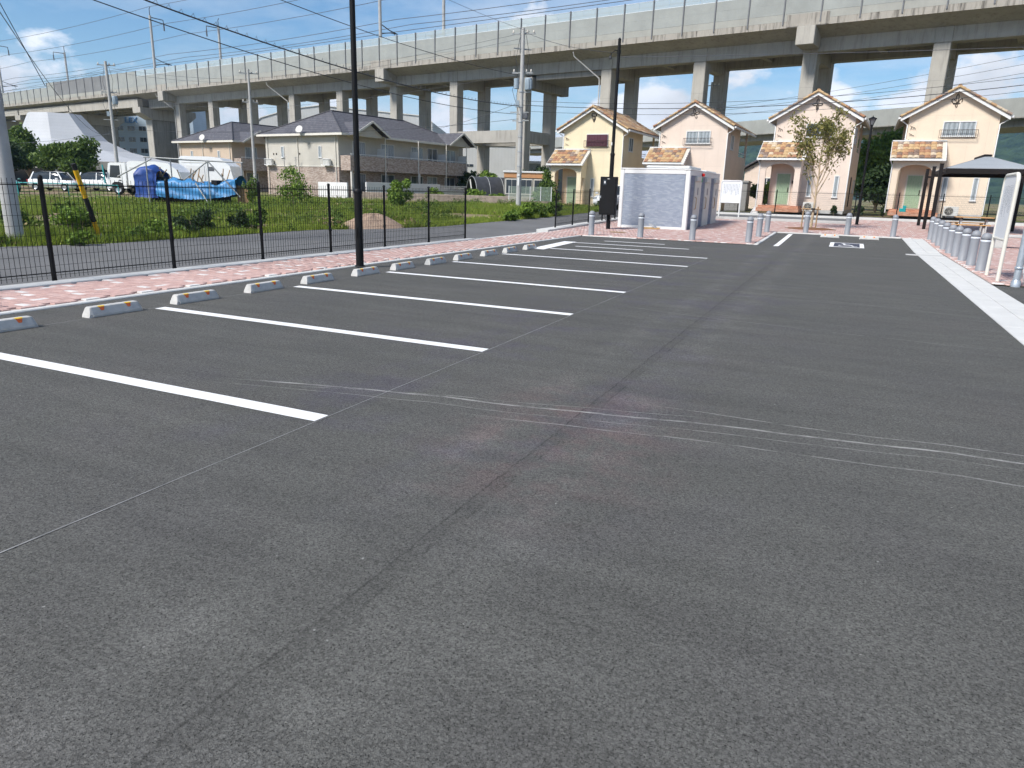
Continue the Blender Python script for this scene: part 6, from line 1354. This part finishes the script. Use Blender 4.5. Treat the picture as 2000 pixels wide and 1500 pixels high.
def leafscatter(n, seed, name, label, mat, thr, size, hmax):
    rr = np.random.default_rng(seed); P = field(rr, n * 3); f = pnoise(P[:, 0], P[:, 1], .9, seed) + .4 * pnoise(P[:, 0], P[:, 1], 2.6, seed + 1); P = P[f > thr][:n]; f = f[f > thr][:n]
    C_ = np.stack([P[:, 0], P[:, 1], Tn(P[:, 1]) + rr.random(len(P)) * hmax * np.clip((f - thr) * 4, .15, 1)], -1); V, F = leaf_arrays(C_, size, .5, .5, seed); o = link(name, fastmesh(name, V, F, mat)); tag(o, label, 'weeds', kind='stuff')
leafscatter(42000, 31, 'weeds', 'dark broad-leaved weeds scattered through the field', M['leaf'], .82, .055, .55); leafscatter(36000, 33, 'weeds', 'yellow-green low weeds scattered through the field', M['leaf_bright'], .8, .05, .35); leafscatter(9000, 35, 'dry_weeds', 'dry tan stalks scattered through the field', M['leaf_dry'], .86, .06, .4)
def verge(rr, n):
    y = rr.uniform(36, 46.5, n); x = rr.uniform(-21.5, -11.1, n); k_ = (x < -14.9) & (np.abs(y - (44.2 + (x + 20) * .35)) > -1); return np.stack([x[k_], y[k_], .8 + 0 * x[k_]], -1)
o = blades(26000, verge, .15, .55, .012, 6, M['grass'], 'grass'); tag(o, 'grassy verge around the foot of the transformer pole', 'grass', kind='stuff')
wl = [(-17.9, 9.6, .9, .8, 51), (-18.1, 12.0, 1.2, .9, 52), (-18.9, 12.8, 1.3, 1.0, 53), (-17.4, 14.1, .9, .55, 54), (-17.3, 15.1, 1.0, .75, 55), (-17.5, 15.9, 1.0, .8, 56), (-17.6, 17.2, .9, .75, 57), (-17.7, 17.9, .8, .6, 58), (-19.8, 11.6, 1.2, .9, 59), (-18.0, 18.5, .7, .85, 60), (-20.6, 14.0, 1.0, .8, 61), (-16.5, 11.2, .6, .35, 62), (-15.0, 33.5, 1.4, .8, 63), (-14.9, 35.2, 1.2, .85, 64), (-14.8, 31.6, 1.0, .5, 65), (-14.6, 37.0, 1.1, .9, 66), (-29.5, 49.5, 2.0, 1.1, 67), (-26.5, 49.8, 2.2, 1.2, 68), (-24.2, 49.6, 1.6, .9, 69)]
wlab = ['weed clump left of the thick pole at the photo edge', 'leafy weed clump just right of the thick pole', 'leafy weed clump left of the striped guard', 'low weed clump at the foot of the striped guard', 'dark leafy weed by the street, left of the second fence post', 'dark leafy weed directly behind the second fence post', 'dark leafy weed right of the second fence post', 'pale weed clump below the blue tarpaulin', 'weed clump behind the thick pole', 'tall thin weed below the right end of the tarpaulin', 'weed clump in the field behind the striped guard', 'flat weed patch at the street edge by the thick pole', 'leafy weeds at the road edge near the short fence', 'leafy weeds right behind the first posts of the short fence', 'low weeds along the lane left of the short fence', 'weeds behind the short fence in front of the yellow house', 'tangled weeds on the bank below the tunnel shelter', 'yellowish weeds on the bank right of the tunnel shelter', 'weeds on the bank left of the green mesh fence']
for i, ((x, y, w_, h_, s_), l) in enumerate(zip(wl, wlab)):
    bush('weed_clump', l, 'weed', (x, y, T(y) - .03), w_, w_, h_, 900 if y < 20 else 1300, .055 if y < 20 else .09, (M['leaf'], M['leaf_bright'], M['leaf_dark'])[(0, 1, 0, 1, 2, 2, 2, 1, 0, 0, 0, 1, 1, 0, 1, 0, 1, 1, 1)[i]], s_, 0, 'weed clumps around the field', nlobe=8)
bush('shrub', 'round bright green shrub in the field right of the tall lamp post', 'shrub', (-24.3, 36.6, T(36) - .02), 1.7, 1.7, 1.95, 2600, .085, M['leaf_bright'], 71)
bush('shrub', 'tall loose shrub behind the fence in front of the nearer apartment', 'shrub', (-30.2, 34.0, T(34) - .02), 2.6, 1.6, 2.6, 1700, .085, M['leaf_bright'], 72, nlobe=14)
bush('shrub', 'tall thin shrub left of the loose shrub, before the brick end wall', 'shrub', (-33.0, 33.6, T(34) - .02), 1.4, 1.2, 2.2, 700, .085, M['leaf'], 73, nlobe=10)
bush('shrub', 'conical dark green shrub between the green mesh fence and the yellow house', 'shrub', (-20.4, 49.8, T(50) - .02), 2.1, 2.0, 2.7, 3800, .09, M['leaf'], 74, lobes=[(0, 0, .7, 1.05, 1., .7), (.1, 0, 1.4, .75, .7, .6), (.05, .0, 2.1, .4, .4, .6), (-.6, 0, .5, .6, .6, .5), (.6, 0, .6, .6, .6, .5)])
def tree(label, x, y, w_, h_, n, mat, seed, leaf=.16, trunk=1.2, nl=14): return bush('tree', label, 'tree', (x, y, T(y) - .05), w_, w_, h_, n, leaf, mat, seed, trunk, 'background trees', nlobe=nl)
tree('spreading bright green tree in front of the white shell hall', -68.6, 46.9, 6.0, 5.0, 9000, M['leaf'], 81, .17, .7); tree('darker tree at the left edge behind the thick pole', -76.5, 45.0, 6.0, 5.3, 7000, M['leaf_dark'], 82, .18, .8); tree('yellowish green tree at far left against the pier', -80.6, 50.0, 5.0, 6.3, 5000, M['leaf'], 83, .18, 1.2)
tree('dark leafy tree between the beige and the cream house', 2.4, 84.0, 8.2, 8.2, 14000, M['leaf_bright'], 84, .24, .6, 18); tree('dense dark tree low behind the lamp post', 2.0, 70, 5.0, 4.0, 6000, M['leaf_dark'], 85, .18, .2); tree('green tree at the right edge behind the pavilion', 19.5, 76, 8.0, 7.0, 9000, M['leaf'], 86, .22, .5)
for i, (x, y, w_, h_, m_) in enumerate(((-37.5, 69.5, 3.0, 3.4, 'leaf_dark'), (-34.6, 68.0, 3.4, 2.9, 'leaf_bright'), (-31.5, 69.0, 3.2, 3.6, 'leaf_dark'), (-28.6, 68.6, 3.6, 3.7, 'leaf_dark'))): tree('bushy tree under the viaduct, %s behind the tunnel shelter' % ('leftmost of four', 'bright second of four', 'third of four', 'rightmost of four')[i], x, y, w_, h_, 2200, M[m_], 90 + i, .17, .1, 9)
for i, (x, y, w_, h_) in enumerate(((14.3, 60, 4.2, 3.2), (-6.2, 60.5, 2.6, 2.4))): tree(('green hedge tree right of the cream house', 'low green hedge behind the garden shed')[i], x, y, w_, h_, 2500, M['leaf'], 96 + i, .15, .1, 9)
t = thing('neighbour_house', 'small grey-roofed house far behind the garden shed', 'house', (-7.6, 70.0, .5), R(-12)); MB().prism([(-1.6, -.3), (1.6, -.3), (1.6, 3.4), (0, 4.3), (-1.6, 3.4)], 0, 5, 'y').build('wall', M['st_beige'], t); MB().prism([(-2.0, 3.28), (0, 4.42), (2.0, 3.28), (2.0, 3.42), (0, 4.56), (-2.0, 3.42)], -.4, 5.4, 'y').build('roof', M['slate'], t); window(t, 'y', .5, 1.6, 2.7, .9, 0, M['glass'])
t = thing('yard_pole', 'slim pale pole at left in front of the trees', 'pole', (-62.0, 36.6, T(36)), 0); MB().tube([(0, 0, 0), (-.1, 0, 4.6)], .06, 8).build('tube', M['pole_conc'], t); MB().bbox(-.22, .02, -.08, .08, 4.6, 4.75, .02).build('lamp_head', M['ac'], t)

# ------------------------------------------------------------------ wooded hills
def ridge(name, pts, D, seed, hscale):
    """pts: (azimuth deg left of +Y is negative, height m); a folded slope rising away from the plain."""
    rr = np.random.default_rng(seed); az = np.linspace(pts[0][0], pts[-1][0], 150); hh = np.interp(az, [p[0] for p in pts], [p[1] for p in pts]); hh = hh * (1 + .10 * (pnoise(az * 3, az * 0, 1, seed) - .5)); nr_ = 46; V = []
    for j in range(nr_ + 1):
        f = j / nr_; d_ = D * (.72 + .55 * f); a_ = np.radians(az); x = d_ * np.sin(a_); y = d_ * np.cos(a_)
        prof_ = math.sin(min(1, f * 1.35) * math.pi / 2) ** 1.2; fold = 1 + .35 * (pnoise(x, y, .006, seed + 1) - .5) * (1 - f * .5)
        z = hh * prof_ * fold + (6 * (pnoise(x, y, .05, seed + 2) - .5) + 5 * (pnoise(x, y, .11, seed + 3) - .5)) * min(1, f * 4) - 2
        V.append(np.stack([x, y, z], -1))
    V = np.array(V); n = len(az); F = [(j * n + i, j * n + i + 1, (j + 1) * n + i + 1, (j + 1) * n + i) for j in range(nr_) for i in range(n - 1)]
    o = link(name, fastmesh(name, V.reshape(-1, 3), F, M['hill'], smooth=True)); tag(o, kind='structure')
ridge('hills', [(-14, 6), (-11, 45), (-8, 96), (-5, 108), (-1, 118), (3, 124), (8, 136), (13, 146), (20, 150), (30, 120), (45, 60)], 1350, 3, 1)
ridge('far_hills', [(-30, 8), (-18, 45), (-12, 105), (-8, 152), (-5, 165), (0, 140), (8, 135), (20, 120), (40, 60)], 1750, 8, 1)
# the air between: even, thin haze over the whole place
HZ = bpy.data.materials.new('air'); HZ.use_nodes = True; n_ = HZ.node_tree; n_.nodes.clear(); vo = n_.nodes.new('ShaderNodeVolumePrincipled'); vo.inputs['Color'].default_value = (.42, .66, 1, 1); vo.inputs['Density'].default_value = .00019; vo.inputs['Anisotropy'].default_value = .2
ou = n_.nodes.new('ShaderNodeOutputMaterial'); n_.links.new(vo.outputs[0], ou.inputs['Volume'])
USE_HAZE = True
if USE_HAZE:
    o = MB().box(-3050, 3050, -2550, 3250, -6, 200).build('haze', HZ); tag(o, 'thin bluish haze in the air', 'haze', kind='stuff')
